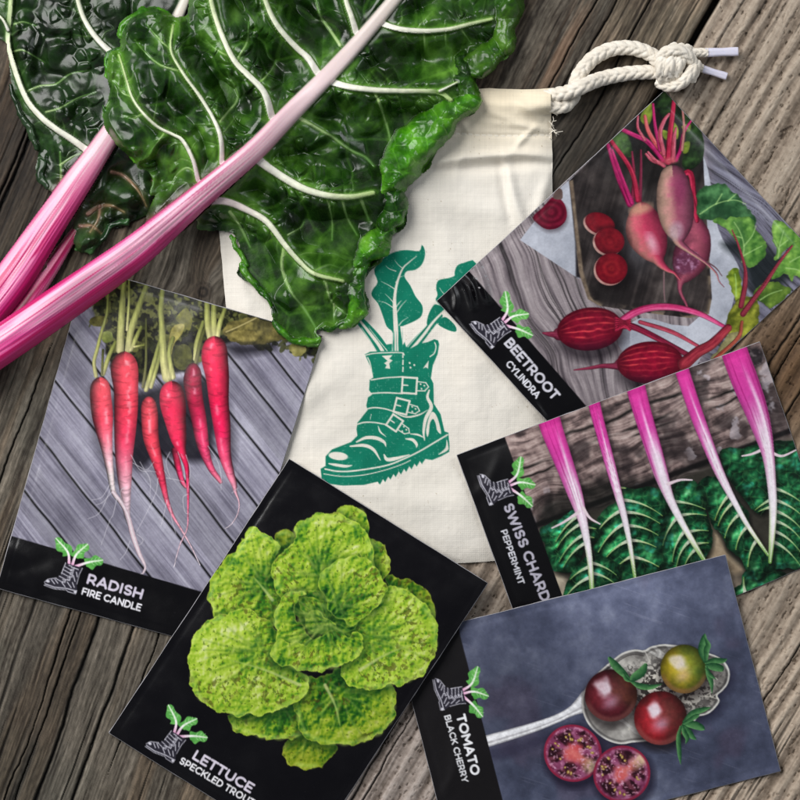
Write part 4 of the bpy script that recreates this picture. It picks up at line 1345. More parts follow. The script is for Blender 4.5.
        cv.ell(cx + 2, cy + 7, rx + 3, ry + 4, rot, rgb(22, 16, 22), None, alpha=.65, soft=9)
        return f
    PT = stalk((104, 28, 54), (150, 58, 82))
    f = striped(590, 329, 33, 21.5, -6, 180)
    cv.tube([(560, 334, 7), (555, 334.5, 3.6), (549, 334, 2.4), (543, 333, .9)], PT, 18)
    cv.ell(590, 329, 33, 21.5, -6, f, 18)
    # stems over the cloth
    st_ = lambda pts, c_: cv.tube(pts, c_, 20)
    st_([(622, 325, 4), (634, 327, 3.4), (655, 337, 3), (690, 356, 2.6)], stalk((96, 18, 44), (170, 44, 74)))
    st_([(640, 322, 2), (672, 332, 2.2), (698, 346, 1.6)], stalk((140, 40, 60), (204, 90, 110)))
    st_([(620, 323, 4.5), (634, 313, 4), (652, 307.5, 3.6), (675, 307.5, 3.4), (700, 314, 2.8), (724, 326.5, 1.8)], stalk((176, 34, 90), (234, 110, 160)))
    for k in range(6):
        cv.tube([(616, 318 + k * 2.4, 1.6), (624, 322 + k * .8, 2), (630, 320 + k * 2, 1.2)], RD, 20)
    f = striped(650, 362.5, 33, 21, -3, 184)
    cv.tube([(622, 364, 7), (615, 366, 3.4), (602, 366, 2.2), (590, 368, 1.6), (574, 370, .6)], PT, 19)
    cv.ell(650, 362.5, 33, 21, -3, f, 19)
    # leaves at the right
    G = lambda p, lo, hi, s, rough=1.2: cv.poly(p, gr(lo, hi, s), 21, rough=rough * 2.2, rs=7, seed=s)
    cv.poly([(722, 244), (742, 262), (752, 290), (770, 300), (782, 286), (792, 270), (770, 250), (752, 240)], rgb(22, 28, 30), None, alpha=.85, soft=10)
    G([(697, 193), (707, 186), (721, 183), (735, 193), (751, 211), (756, 220), (747, 230), (733, 221), (718, 219.5), (700, 219.5), (698, 205)], (30, 74, 40), (84, 136, 84), 190)
    cv.poly([(712, 205), (730, 203), (732, 216), (716, 218)], rgb(22, 54, 32), 21, alpha=.7, soft=8)
    G([(714, 221), (720, 217), (726.5, 220.5), (730, 215), (737, 218), (747.5, 216), (754.5, 220.5), (755, 230), (765, 242), (765, 254), (758, 263), (749, 268.5), (745, 264), (742, 251), (733.5, 239), (726.5, 230)], (70, 128, 52), (148, 196, 92), 191)
    cv.tube([(738, 224, 4), (742, 240, 5), (744, 258, 2)], rgb(54, 96, 54), 21, alpha=.5, soft=5)
    G([(774.6, 219.5), (782.5, 221), (790, 228), (800, 236), (796, 244), (783, 253), (776, 260), (776, 250), (772, 238), (772, 226)], (88, 148, 56), (158, 204, 96), 192)
    G([(772, 279), (777, 268), (784, 258), (790, 248), (801, 241), (825, 262), (806, 286), (797, 276), (792, 282), (786, 274)], (84, 146, 54), (160, 206, 94), 193)
    G([(726.5, 275.5), (737, 268.5), (741, 282), (742, 300), (736, 304), (731, 288)], (110, 140, 36), (178, 200, 72), 194)
    G([(752, 292), (764, 284), (776, 282), (790, 290), (775, 306), (764, 304)], (74, 110, 40), (140, 170, 70), 195)
    G([(728, 316), (736, 302), (752, 296), (760, 306), (756, 328), (742, 338), (728, 334)], (94, 104, 30), (176, 178, 66), 196)
    G([(715, 352), (728, 334), (742, 334), (736, 344), (722, 358), (700, 376)], (120, 116, 74), (176, 168, 120), 197)
    for q in ([(700, 214), (716, 204), (734, 200), (746, 204)], [(716, 204), (722, 194)], [(728, 201), (736, 194)], [(742, 262), (744, 246), (740, 232), (734, 222)], [(744, 246), (752, 236), (756, 226)], [(743, 256), (754, 250), (762, 246)], [(742, 238), (736, 236)], [(778, 258), (780, 244), (784, 230)], [(780, 246), (788, 240)], [(779, 250), (774, 240)], [(790, 262), (802, 256), (814, 258)], [(786, 268), (798, 270), (804, 276)], [(736, 296), (736, 282), (735, 274)], [(760, 300), (770, 294), (782, 290)]):
        cv.tube([(a_, b_, .8 - .45 * i / len(q)) for i, (a_, b_) in enumerate(q)], rgb(170, 206, 130), 21, alpha=.6)
    rv = stalk((104, 26, 44), (172, 70, 84))
    st_([(741, 306, 2.8), (745, 285, 2.6), (745, 268, 1.6), (738, 244, 1), (732, 230, .6)], rv)
    st_([(743, 314, 3), (753, 300, 2.6), (765, 284, 2.2), (778, 264, 1.6), (792, 246, 1)], rv)
    st_([(684, 364, 6.5), (698, 352, 5.5), (712, 344, 5), (728, 328, 4)], stalk((120, 24, 44), (190, 70, 80)))
    st_([(700, 374, 2), (716, 358, 2), (738, 338, 2), (742, 322, 1.6)], stalk((130, 50, 40), (190, 100, 80)))
    band = [(469, 271), (480, 283.5), (585, 404.5), (625, 452), (596, 480), (430, 301)]
    cv.poly(band, lambda x, y, d: np.broadcast_to(rgb(*BLACK), (len(x), 3)), 2, smooth=False)
    emblem(cv, (482, 338), 49.3, 4, 5)
    lettering(cv, 'BEETROOT', (503.5, 343.5), (553, 401), 10.3, (206, 204, 214), 3, .115)
    lettering(cv, 'CYLINDRA', (505, 364.5), (536, 399), 7.4, (226, 226, 234), 6, .105)


packet('seed_packet', 'beetroot seed packet showing long beets and red slices on a dark board', ((437, 301), (664, 91), (823, 263), (596, 474)), paint_beet,
       plus({10: ('printed_board',), 11: ('printed_stems',), 12: ('printed_beetroot',), 13: ('printed_beetroot',), 14: ('printed_beetroot', None, 'long pale printed beetroot'), 15: ('printed_stems',), 16: ('printed_slices',), 17: ('printed_slices',), 18: ('printed_beetroot', None, 'striped printed beetroot'), 19: ('printed_beetroot', None, 'striped printed beetroot'), 20: ('printed_stems',), 21: ('printed_leaves',)}), FILM, 220,
       folds=[([(471, 256), (480, 274), (489, 302)], 3.6, 8.0), ([(457, 274), (468, 287), (474, 308)], 3.4, 5.5), ([(452, 286), (456, 298), (455, 312)], 3.0, 1.8), ([(485, 258), (500, 262), (510, 275)], 4, 1.2), ([(440, 300), (462, 330), (486, 352)], 4, 1.5), ([(530, 395), (540, 410), (545, 424)], 4, 1.2)],
       lifts=[((437, 301), 18, 3.0)])


# ---------------------------------------------------------------- swiss chard packet
CH_STEMS = [
    [(547, 413, 11.5), (552, 430, 11), (560, 452, 9.8), (568, 474, 8.6), (575, 494, 7.4), (581, 514, 5.2), (586, 536, 3.6), (590, 562, 2.8), (592, 592, 2.2)],
    [(592, 394, 6.3), (597, 416, 5.8), (604, 442, 5.4), (611, 468, 5), (617, 490, 4.2), (624, 516, 3.2), (630, 545, 2.4), (635, 578, 1.6)],
    [(634, 380, 9.8), (640, 404, 9.2), (647, 428, 8.7), (655, 454, 8), (662, 477, 6.8), (670, 499, 4.4), (681, 521, 3.4), (693, 542, 2.8), (704, 560, 2)],
    [(680, 364, 7.2), (687, 386, 7), (695, 410, 6.8), (705, 437, 6.2), (717, 467, 5), (725, 484, 4), (734, 501, 3), (748, 526, 2.3), (768, 555, 1.4)],
    [(732, 344, 13), (738, 362, 13.4), (747, 386, 13.2), (756, 410, 11.6), (763, 433, 9), (768, 454, 6.2), (771, 478, 4.6), (773, 506, 3.8), (772, 535, 3), (770, 562, 1.6)],
]


def paint_chard(cv):
    x, y = cv.X, cv.Y
    dx, dy = .937, -.349
    wx, wy = x + 20 * (fbm(x, y, 40, octv=2, seed=230) - .5), y + 20 * (fbm(x, y, 40, octv=2, seed=231) - .5)
    a, l, g1, g2 = grain(wx, wy, dx, dy, 232, 8, 2.2, 90)
    n = fbm(x, y, 7, octv=4, seed=233)
    v = .5 + .7 * (g1 - .5) + .5 * (g2 - .5) + .55 * (n - .5)
    c = ramp(v, [(0, (30, 23, 25)), (.3, (82, 68, 67)), (.48, (130, 110, 107)), (.64, (164, 143, 138)), (1, (214, 198, 192))])
    blot = sm(.56, .72, fbm(x, y, 30, octv=4, seed=234))
    c = mix(c, rgb(34, 28, 30), blot * .62)
    wht = sm(.62, .70, fbm(x, y, 16, octv=4, seed=235)) * sm(.45, .6, fbm(x, y, 60, octv=2, seed=236))
    c = mix(c, rgb(196, 188, 196), wht * .6)
    A = -dy * x + dx * y            # across
    for off, w in (((-dy * 575 + dx * 432), 1.8), ((-dy * 640 + dx * 425), 1.5), ((-dy * 520 + dx * 480), 1.2)):
        wv = off + (fbm(l, l * 0, 30, octv=3, seed=int(off)) - .5) * 8
        c = c * (1 - .8 * np.exp(-((A - wv) / w) ** 2) * sm(.4, .6, fbm(l, l * 0 + off, 50, octv=2, seed=237)))[:, None]
    gap = -dy * 690 + dx * 468
    c = mix(c, rgb(20, 16, 18), np.exp(-((A - gap) / 3.0) ** 4) * .95)
    tan = sm(gap + 3, gap + 12, A)
    c = mix(c, mix(rgb(120, 106, 92), rgb(196, 182, 160), fbm(x, y, 9, octv=3, seed=238)), tan * .9)
    cv.C = c.astype(F)
    cv.I[:] = 1

    def leaf(x, y, d):
        hgt = lambda x, y: fbm(x, y, 9, octv=3, seed=242) + .35 * fbm(x, y, 3.6, octv=2, seed=243)
        f1, f2, cid = voro(x + 5 * fbm(x, y, 9, octv=2, seed=240), y, 11, 241)
        n1 = fbm(x, y, 15, octv=3, seed=247)
        em = emboss(hgt, x, y, 1.1)
        t = .34 + .45 * (n1 - .35) - .5 * em + .16 * sm(.6, .1, f1)
        c_ = ramp(t, [(.10, (3, 15, 9)), (.32, (9, 42, 25)), (.50, (20, 74, 44)), (.70, (50, 116, 70)), (1.0, (140, 190, 150))])
        teal = sm(.58, .72, fbm(x, y, 9, octv=2, seed=244)) * sm(.38, .60, t)
        c_ = mix(c_, rgb(44, 140, 124), teal * .5)
        c_ = mix(c_, rgb(96, 150, 84), sm(.10, .03, f2 - f1) * .22)
        return c_ * (0.66 + 0.46 * sm(0, 9, d))[:, None]
    vein_col = lambda a_, b_: (lambda x, y, t, q: ramp(t, [(0, a_), (1, b_)]))

    def leafs(pts, stem, i0, i1, pid, nL, nR, flip=1, Ls=34, col0=(226, 226, 216), col1=(150, 190, 96)):
        cv.poly([(a_ + 1.5, b_ + 3) for a_, b_ in pts], rgb(6, 8, 6), None, alpha=.85, soft=6)
        poly = catmull(pts, 4, True)
        path = catmull([(q[0], q[1]) for q in stem], 8)
        lo, hi = int(i0 * len(path)), min(int(i1 * len(path)), len(path) - 2)
        lines = []
        for side, nn in ((-1, nL), (1, nR)):
            side = -side
            for k in range(nn):
                i = int(lo + (hi - lo) * (k + (.3 if side > 0 else .0)) / nn)
                d = path[i + 1] - path[i]
                d = d / np.hypot(*d)
                nrm = np.array([-d[1], d[0]]) * side
                out = []
                rr = vnoise(np.array([k * 3.1 + side]), np.array([pid * 2.7]), 5)[0] - .5
                for m in range(10):
                    q_ = m / 9
                    s_ = q_ * Ls
                    p = path[i] + nrm * s_ * (1.0 - .08 * q_) + d * (s_ * (.22 + .40 * q_ + .3 * rr)) + d * .8 * math.sin(q_ * 3 + k)
                    if m > 1 and sd_poly(poly, np.array([p[0]], F), np.array([p[1]], F))[0] > -1.0:
                        break
                    out.append(p)
                if len(out) >= 3:
                    lines.append((out, d, nrm))

        def skin(x, y, dd):
            c_ = leaf(x, y, dd)

            def pillow(x, y):
                dv = np.full(x.shape, 9.0, F)
                for out, d, nrm in lines:
                    for m in range(len(out) - 1):
                        a_, b_ = out[m], out[m + 1]
                        e = b_ - a_
                        L_ = e @ e + 1e-6
                        tt = np.clip(((x - a_[0]) * e[0] + (y - a_[1]) * e[1]) / L_, 0, 1)
                        dv = np.minimum(dv, np.hypot(x - a_[0] - e[0] * tt, y - a_[1] - e[1] * tt))
                return np.sqrt(np.clip(dv / 9, 0, 1))
            lit = emboss(pillow, x, y, 1.0)
            c_ = c_ * np.clip(1.0 - 1.5 * lit, .35, 1.9)[:, None]
            puck = emboss(lambda p, q: fbm(p, q, 5.5, octv=2, seed=pid + 50), x, y, .9)
            return c_ * np.clip(1 - 1.1 * puck, .5, 1.6)[:, None]
        cv.poly(pts, skin, pid, rough=1.6, rs=6, seed=pid)
        for out, d, nrm in lines:
            cv.tube([(p[0], p[1], max(.28, 1.9 * (1 - j / len(out)) ** 1.3)) for j, p in enumerate(out)], vein_col(col0, col1), pid, n=2, alpha=.92)
            for j in range(2, len(out) - 1, 2):
                sgn = 1 if (j // 2) % 2 else -1
                q1 = out[j] + d * sgn * 4.0 + nrm * 3.5
                q2 = out[j] + d * sgn * 7 + nrm * 5
                cv.tube([(*out[j], .5), (*q1, .38), (*q2, .2)], rgb(92, 146, 88), pid, n=2, alpha=.35)
    S1, S2, S3, S4, S5 = CH_STEMS
    cv.poly([(540, 506), (600, 480), (625, 480), (660, 480), (712, 460), (735, 450), (800, 440), (835, 500), (835, 556), (760, 588), (724, 560), (700, 560), (600, 600), (560, 590), (575, 560), (545, 556)], rgb(12, 14, 12), None, alpha=.72, soft=16)
    cv.poly([(706, 520), (716, 530), (730, 556), (744, 570), (730, 574), (716, 560), (700, 562), (704, 545)], lambda x, y, d: mix(rgb(116, 98, 78), rgb(190, 172, 146), fbm(x, y, 9, octv=3, seed=245)), None, soft=6)
    cv.poly([(540, 560), (552, 574), (566, 580), (572, 596), (556, 606), (544, 590)], lambda x, y, d: mix(rgb(140, 128, 112), rgb(206, 194, 172), fbm(x, y, 9, octv=3, seed=246)), None, soft=5)
    leafs([(744, 572), (762, 560), (784, 572), (790, 582), (770, 590), (752, 596), (730, 604), (724, 592), (740, 584)], [(740, 596, 1), (780, 572, 1)], .2, .8, 15, 1, 1)
    leafs([(719.5, 452), (730, 447.5), (745, 448), (758, 444), (766, 456), (770, 474), (769, 504), (762, 514), (751, 508), (738, 492), (726, 474)], S5, .74, .9, 14, 5, 0)
    leafs([(772, 446), (784, 441), (802, 444), (834, 470), (836, 555), (802, 568), (786, 568), (772, 564), (772, 500)], S5, .70, .97, 14, 0, 6)
    leafs([(712.5, 476), (700, 481), (697, 490), (705.5, 507), (712.5, 525), (722, 536), (726.5, 548), (739, 558), (747.5, 572), (760, 580), (769, 560), (752, 535), (748, 512), (737, 500), (724, 480)], S4, .68, .98, 13, 5, 4, Ls=28, col1=(176, 206, 90))
    leafs([(674, 483), (690, 479), (700, 488), (705, 500), (707, 514), (712, 530), (711, 547.5), (703, 560), (680, 568), (660, 574), (658, 552), (661, 530), (667, 510), (670, 494)], S3, .64, .98, 12, 5, 4, Ls=30)
    leafs([(617, 500), (605, 509), (594, 528), (592, 547), (600, 560), (618, 566), (614, 585), (636, 580), (663, 570), (664, 557), (660, 547), (666, 522), (669, 505), (663, 493), (652, 486), (635, 489), (621, 487)], S2, .50, .98, 11, 6, 7, Ls=40, col1=(178, 206, 110))
    leafs([(539.6, 531), (550, 523), (562, 517), (574, 510), (582, 518), (585, 540), (582.5, 556), (574, 571), (561, 573), (549, 566), (546, 549)], S1, .60, .82, 10, 4, 0)
    leafs([(586, 556), (572, 572), (564, 592), (560, 612), (612, 594), (620, 580), (616, 563), (604, 558), (594, 552)], S1, .78, .98, 10, 4, 4)
    leafs([(588, 524), (592, 522), (600, 530), (596, 540), (590, 540)], S1, .70, .8, 10, 0, 2)

    def stem_col(sd, wide):
        def f(x, y, t, q):
            base = ramp(t, [(0, (202, 48, 140)), (.26, (206, 66, 158)), (.46, (214, 116, 182)), (.58, (224, 184, 210)), (.72, (228, 222, 226)), (.9, (196, 214, 160)), (1, (120, 168, 84))])
            rib = fbm(q * 4.2 + sd * 3, t * 1.5, .55, .9, 3, sd)
            base = mix(base, rgb(230, 224, 230), sm(.85, .35, np.abs(q + .1)) * sm(.22, .46, t) * sm(1.0, .8, t) * .9)
            base = mix(base, mix(rgb(150, 16, 100), base, .3), sm(.55, .75, rib) * sm(.75, .3, t) * .75)
            sp = np.exp(-((q + .25 - .2 * np.sin(t * 4 + sd)) / .16) ** 2) * sm(.05, .3, t)
            base = mix(base, rgb(244, 226, 240), sp * .8)
            return base * (1.04 - .3 * np.abs(q) ** 4)[:, None]
        return f
    for i, s in enumerate(CH_STEMS):
        cv.tube([(a_ + 2.2, b_ + 2, r + 1.0) for a_, b_, r in s], rgb(16, 8, 14), None, alpha=.45, soft=4)
        cv.tube(s, stem_col(250 + i, s[0][2]), 20 + i)
    for p in ([(583, 508), (590, 518), (600, 524)], [(579, 512), (564, 522), (552, 528)], [(668, 484), (680, 480), (692, 480)], [(766, 448), (752, 454), (742, 456)], [(770, 452), (782, 456), (796, 450)]):
        cv.tube([(a_, b_, 1.7 - .5 * i) for i, (a_, b_) in enumerate(p)], rgb(226, 206, 214), None)
    cv.ell(755, 357, 10, 10, 0, lambda x, y, u, v: mix(rgb(18, 16, 20), rgb(84, 76, 80), sm(.5, .8, fbm(x, y, 4, octv=3, seed=248))), None, alpha=.8, soft=5)
    cv.tube(S5, stem_col(254, 13), 24)
    band = [(452, 455), (504.5, 436.5), (530, 507), (562.5, 596), (592, 680), (536, 690)]
    cv.poly(band, lambda x, y, d: np.broadcast_to(rgb(*BLACK), (len(x), 3)), 2, smooth=False)
    emblem(cv, (484.5, 492.5), 68.2, 4, 5, .98)
    lettering(cv, 'SWISS CHARD', (503, 506), (541.5, 602.5), 10.4, (182, 178, 192), 3, .115)
    lettering(cv, 'PEPPERMINT', (500.5, 531), (518.5, 585), 6.8, (214, 214, 222), 6, .105)


packet('seed_packet', 'swiss chard seed packet showing pink stems and dark leaves on brown boards', ((457, 455), (759.5, 342), (832, 555), (539, 680)), paint_chard,
       plus({10: ('printed_chard_leaf',), 11: ('printed_chard_leaf',), 12: ('printed_chard_leaf',), 13: ('printed_chard_leaf',), 14: ('printed_chard_leaf',), 15: ('printed_chard_leaf',), 20: ('printed_stem',), 21: ('printed_stem',), 22: ('printed_stem',), 23: ('printed_stem',), 24: ('printed_stem',)}), SATIN, 240,
       folds=[([(470, 500), (490, 480), (500, 455)], 6, .9)], lifts=[((457, 455), 16, 1.5), ((760, 342), 20, 2.0)])


# ---------------------------------------------------------------- tomato packet
def paint_tomato(cv):
    x, y = cv.X, cv.Y
    n = fbm(x, y, 60, octv=5, seed=260)
    n2 = fbm(x, y, 12, octv=4, seed=261)
    v = .6 * n + .4 * n2
    c = ramp(v, [(.2, (52, 56, 74)), (.45, (72, 77, 99)), (.6, (88, 93, 116)), (.85, (122, 127, 148))])
    red = sm(.56, .76, fbm(x, y, 42, octv=3, seed=262)) * .16
    c = mix(c, rgb(104, 62, 82), red)
    scr = sm(.70, .76, fbm(x * .9 + y * .3, y * .9 - x * .3, 40, 1.6, 3, 263)) * sm(.5, .7, fbm(x, y, 40, octv=2, seed=264))
    c = mix(c, rgb(150, 150, 168), scr * .18)
    c = mix(c, c * 1.25 + .06, np.exp(-(((x - 640) / 80) ** 2 + ((y - 600) / 40) ** 2)) * .6)
    c = mix(c, c * .74, np.exp(-(((x - 500) / 60) ** 2 + ((y - 700) / 90) ** 2)) * .7)
    cv.C = c.astype(F)
    cv.I[:] = 1
    K = lambda pts: [(530 + a * .275, 620 + b * .275) for a, b in pts]
    bowl = K([(188, 285), (200, 250), (218, 222), (250, 188), (292, 152), (335, 120), (380, 107), (415, 110), (438, 97), (480, 88), (520, 90), (560, 96), (600, 108), (650, 120), (690, 136), (716, 162), (727, 195), (720, 232), (700, 258), (682, 275), (690, 295), (668, 326), (640, 345), (612, 352), (596, 372), (560, 395), (520, 420), (470, 436), (410, 443), (370, 446), (330, 452), (285, 440), (245, 415), (212, 380), (192, 335)])
    cv.poly([(a + 3, b + 5) for a, b in bowl], rgb(22, 20, 36), None, alpha=.7, soft=12)
    cv.poly([(470, 752), (520, 742), (560, 728), (580, 720), (580, 730), (540, 746), (500, 760)], rgb(40, 38, 58), None, alpha=.5, soft=7)

    def handle(x, y, t, q):
        c_ = ramp(q * .5 + .5, [(0, (150, 148, 152)), (.18, (240, 240, 244)), (.5, (226, 226, 230)), (.62, (176, 174, 178)), (.8, (240, 240, 242)), (1, (130, 128, 134))])
        return c_ * (.86 + .28 * fbm(x, y, 3, octv=3, seed=265))[:, None]
    cv.tube([(470, 746, 5.8), (488, 741, 6.0), (530, 728.5, 5.0), (556, 719, 4.2), (572, 711, 5), (584, 704, 9), (592, 700, 13)], handle, 10)

    def silver(x, y, d):
        eng = fbm(x, y, 2.6, octv=3, seed=266)
        c_ = mix(rgb(84, 80, 78), rgb(196, 192, 186), np.clip(fbm(x, y, 18, octv=3, seed=267) * 2.4 - .7, 0, 1))
        c_ = mix(c_, rgb(226, 224, 220), sm(.60, .72, fbm(x * .7 + y * .5, y * .7 - x * .5, 22, 5, 3, 269)) * .7)
        m = np.exp(-(((x - 668) / 38) ** 2 + ((y - 688) / 24) ** 2))
        c_ = mix(c_, mix(rgb(50, 46, 44), rgb(222, 216, 204), sm(.42, .56, eng)), np.clip(m * 1.3, 0, .92))
        rim = np.exp(-((d - 1.0) / .9) ** 2)
        c_ = mix(c_, rgb(226, 224, 218), rim * .9)
        c_ = mix(c_, rgb(38, 36, 38), np.exp(-((d - 3.2) / 1.1) ** 2) * .5)
        return c_
    cv.poly(bowl, silver, 10)
    r_ = np.random.default_rng(4)
    for i in range(46):
        a_, b_ = 530 + .275 * r_.uniform(330, 700), 620 + .275 * r_.uniform(130, 430)
        q = [(a_ + r_.uniform(-4, 4), b_ + r_.uniform(-4, 4)) for _ in range(4)]
        if sd_poly(bowl, np.array([a_], F), np.array([b_], F))[0] < -5:
            cv.line(q, .9, rgb(214, 208, 196) if i % 2 else rgb(36, 32, 32), pid=10, alpha=.7)
    cv.line(K([(250, 200), (300, 165), (345, 135), (380, 125), (412, 130)]), 1.0, rgb(40, 36, 36), alpha=.6)
    cv.line(K([(415, 110), (425, 128), (438, 160)]), 1.0, rgb(210, 206, 200), alpha=.7)

    def leaflet(pts, w=2.0):
        n_ = len(pts)
        cv.tube([(530 + a * .275, 620 + b * .275, w * math.sin(math.pi * (.16 + .8 * i / (n_ - 1)))) for i, (a, b) in enumerate(pts)], lambda x, y, t, q: mix(rgb(22, 66, 38), rgb(96, 152, 92), np.clip(.5 + .5 * q + .4 * (fbm(x, y, 3, octv=2, seed=268) - .5), 0, 1)), 14)

    def tom(cx, cy, rx, ry, stops, s, pid, w=.8):
        cv.ell(cx + 1, cy + 4, rx + 3, ry + 3, 0, rgb(18, 12, 14), None, alpha=.6, soft=8)

        def f(x, y, u, v):
            r = np.hypot(u, v)
            n_ = fbm(x, y, 14, octv=3, seed=s)
            c_ = ramp(np.clip(.5 + .42 * u - .12 * v + .7 * (n_ - .5), 0, 1), stops)
            c_ = c_ * (1.12 - .62 * r ** 3)[:, None]
            win = sm(.44, .10, np.abs(u + .08 - .5 * v) + .5 * (n_ - .5)) * sm(.46, .10, np.abs(v + .34 + .35 * u) + .5 * (n_ - .5)) * (.7 + .5 * n_)
            win2 = sm(.46, .0, np.abs(u - .06 + .3 * v)) * sm(.42, .0, np.abs(v - .26)) * (.5 + .8 * n_)
            c_ = mix(c_, c_ * 1.35 + .06, sm(.9, .2, np.hypot(u + .05, v + .1)) * .6)
            c_ = c_ * (.9 + .22 * fbm(x, y, 2.6, octv=2, seed=s + 1))[:, None]
            c_ = mix(c_, rgb(240, 228, 238), np.clip(win * w * 1.15, 0, 1))
            c_ = mix(c_, rgb(206, 170, 196), np.clip(win2 * w * .75, 0, 1))
            bounce = sm(.74, .9, r) * sm(.0, .5, v) * .35
            return mix(c_, rgb(190, 120, 110), bounce)
        cv.ell(cx, cy, rx, ry, 0, f, pid)
    tom(611, 695.5, 26.2, 26, [(0, (104, 30, 38)), (.4, (84, 26, 36)), (.75, (70, 34, 32)), (1, (96, 50, 38))], 270, 11)
    leaflet([(290, 140), (310, 165), (340, 195), (372, 226)], 4)
    leaflet([(420, 165), (405, 190), (378, 210), (366, 222)], 4.5)
    leaflet([(372, 226), (400, 240), (440, 244), (480, 232)], 3)
    leaflet([(340, 195), (350, 215), (372, 226)], 2)
    tom(684, 669, 23.6, 24.4, [(0, (166, 150, 30)), (.35, (150, 130, 34)), (.6, (110, 112, 34)), (1, (58, 86, 34))], 271, 12, .75)
    leaflet([(636, 150), (624, 110), (632, 70), (636, 50)], 3.6)
    leaflet([(640, 152), (642, 110), (648, 90), (634, 60)], 3)
    leaflet([(640, 156), (668, 148), (700, 148), (716, 142)], 3)
    leaflet([(644, 166), (668, 170), (694, 176), (690, 184)], 4)
    leaflet([(642, 172), (650, 200), (660, 230), (662, 266)], 2.6)
    leaflet([(640, 178), (656, 200), (676, 216)], 2)
    tom(660.5, 718, 26.4, 27, [(0, (176, 40, 46)), (.35, (146, 32, 40)), (.65, (98, 34, 36)), (1, (74, 40, 34))], 272, 13, .9)
    leaflet([(560, 378), (590, 380), (620, 390), (634, 398)], 4)
    leaflet([(556, 384), (576, 405), (590, 424), (604, 434)], 3)
    leaflet([(554, 386), (562, 410), (572, 430), (566, 450)], 2.6)
    leaflet([(548, 388), (540, 430), (544, 490), (548, 524)], 2.4)
    leaflet([(560, 370), (590, 340), (630, 326), (656, 318)], 3)
    leaflet([(560, 376), (600, 352), (616, 344)], 2.4)

    def half(cx, cy, r0, rot, s, pid):
        cv.ell(cx + 2, cy + 4, r0 + 3, r0 + 3, 0, rgb(18, 14, 30), None, alpha=.65, soft=8)

        def f(x, y, u, v):
            wu, wv = u + .16 * (fbm(x, y, 9, octv=2, seed=s) - .5), v + .16 * (fbm(x, y, 9, octv=2, seed=s + 6) - .5)
            r = np.hypot(wu, wv)
            th = np.arctan2(wv, wu)
            n_ = fbm(x, y, 5, octv=3, seed=s)
            c_ = mix(rgb(116, 44, 78), rgb(176, 108, 144), np.clip(n_ * 1.9 - .45, 0, 1))
            wall = .5 + .5 * np.cos(th * 5 + s)
            gel = sm(.26, .40, r) * sm(.90, .78, r) * sm(.95, .50, wall + .5 * (n_ - .5))
            c_ = mix(c_, mix(rgb(34, 10, 18), rgb(104, 48, 62), sm(.4, .75, n_)), gel * .9)
            core = sm(.46, .10, r + .3 * (n_ - .5))
            c_ = mix(c_, mix(rgb(206, 70, 76), rgb(240, 160, 140), n_), core * .9)
            # pale stalk scar opening like a wedge to the rim
            wedge = sm(.34, .06, np.abs(th) * (.35 + .4 * r)) * sm(.02, .35, r)
            c_ = mix(c_, mix(rgb(226, 120, 110), rgb(240, 214, 170), sm(.3, .8, r)), wedge * .85 * (.6 + .6 * n_[:]))
            c_ = mix(c_, rgb(236, 176, 200), sm(.62, .76, fbm(x, y, 2.6, octv=2, seed=s + 2)) * .55)
            return mix(c_, rgb(138, 34, 62), sm(.87, .97, np.hypot(u, v)))
        cv.ell(cx, cy, r0, r0 * .97, rot, f, pid)
        rr = np.random.default_rng(s)
        for i in range(22):
            a_ = rr.uniform(0, 2 * math.pi)
            if abs((math.degrees(a_) - rot + 180) % 360 - 180) < 30:
                continue
            q = rr.uniform(.46, .74) * r0
            cv.ell(cx + q * math.cos(a_), cy + q * math.sin(a_), rr.uniform(1.2, 2.1), rr.uniform(.9, 1.5), math.degrees(a_), lambda x, y, u, v: mix(rgb(226, 206, 136), rgb(150, 112, 52), np.clip(np.hypot(u, v + .3), 0, 1)), pid)
        for i in range(26):
            a_, q = rr.uniform(0, 6.28), rr.uniform(.2, .85) * r0
            cv.ell(cx + q * math.cos(a_), cy + q * math.sin(a_), rr.uniform(.5, 1.4), rr.uniform(.4, .9), rr.uniform(0, 180), rgb(238, 200, 226), pid, alpha=.55)
    half(572.8, 753.2, 29.2, 35, 280, 15)
    half(621.8, 773.8, 28.8, -38, 290, 16)
    band = [(380, 640), (459, 618), (459.5, 633), (502.6, 800), (517, 858), (440, 862)]
    cv.poly(band, lambda x, y, d: np.broadcast_to(rgb(22, 20, 22), (len(x), 3)), 2, smooth=False)
    emblem(cv, (437.5, 697), 75.7, 4, 5, .97)
    lettering(cv, 'TOMATO', (456, 716), (471.5, 776), 9.4, (236, 236, 240), 3, .12)
    lettering(cv, 'BLACK CHERRY', (444, 716), (462.3, 783), 6.6, (226, 226, 230), 6, .105)


packet('seed_packet', 'tomato seed packet showing dark cherry tomatoes in a silver spoon', ((396, 638.5), (725, 555), (780.5, 771), (451, 854)), paint_tomato,
       plus({10: ('printed_spoon',), 11: ('printed_tomato', None, 'dark brown printed tomato'), 12: ('printed_tomato', None, 'yellow green printed tomato'), 13: ('printed_tomato', None, 'red printed tomato'), 14: ('printed_leaves',), 15: ('printed_tomato_half',), 16: ('printed_tomato_half',)}), SATIN, 300,
       folds=[([(440, 800), (455, 770), (452, 740)], 6, 1.2)], lifts=[((725, 555), 16, 3.5), ((780, 771), 20, 1.5)])


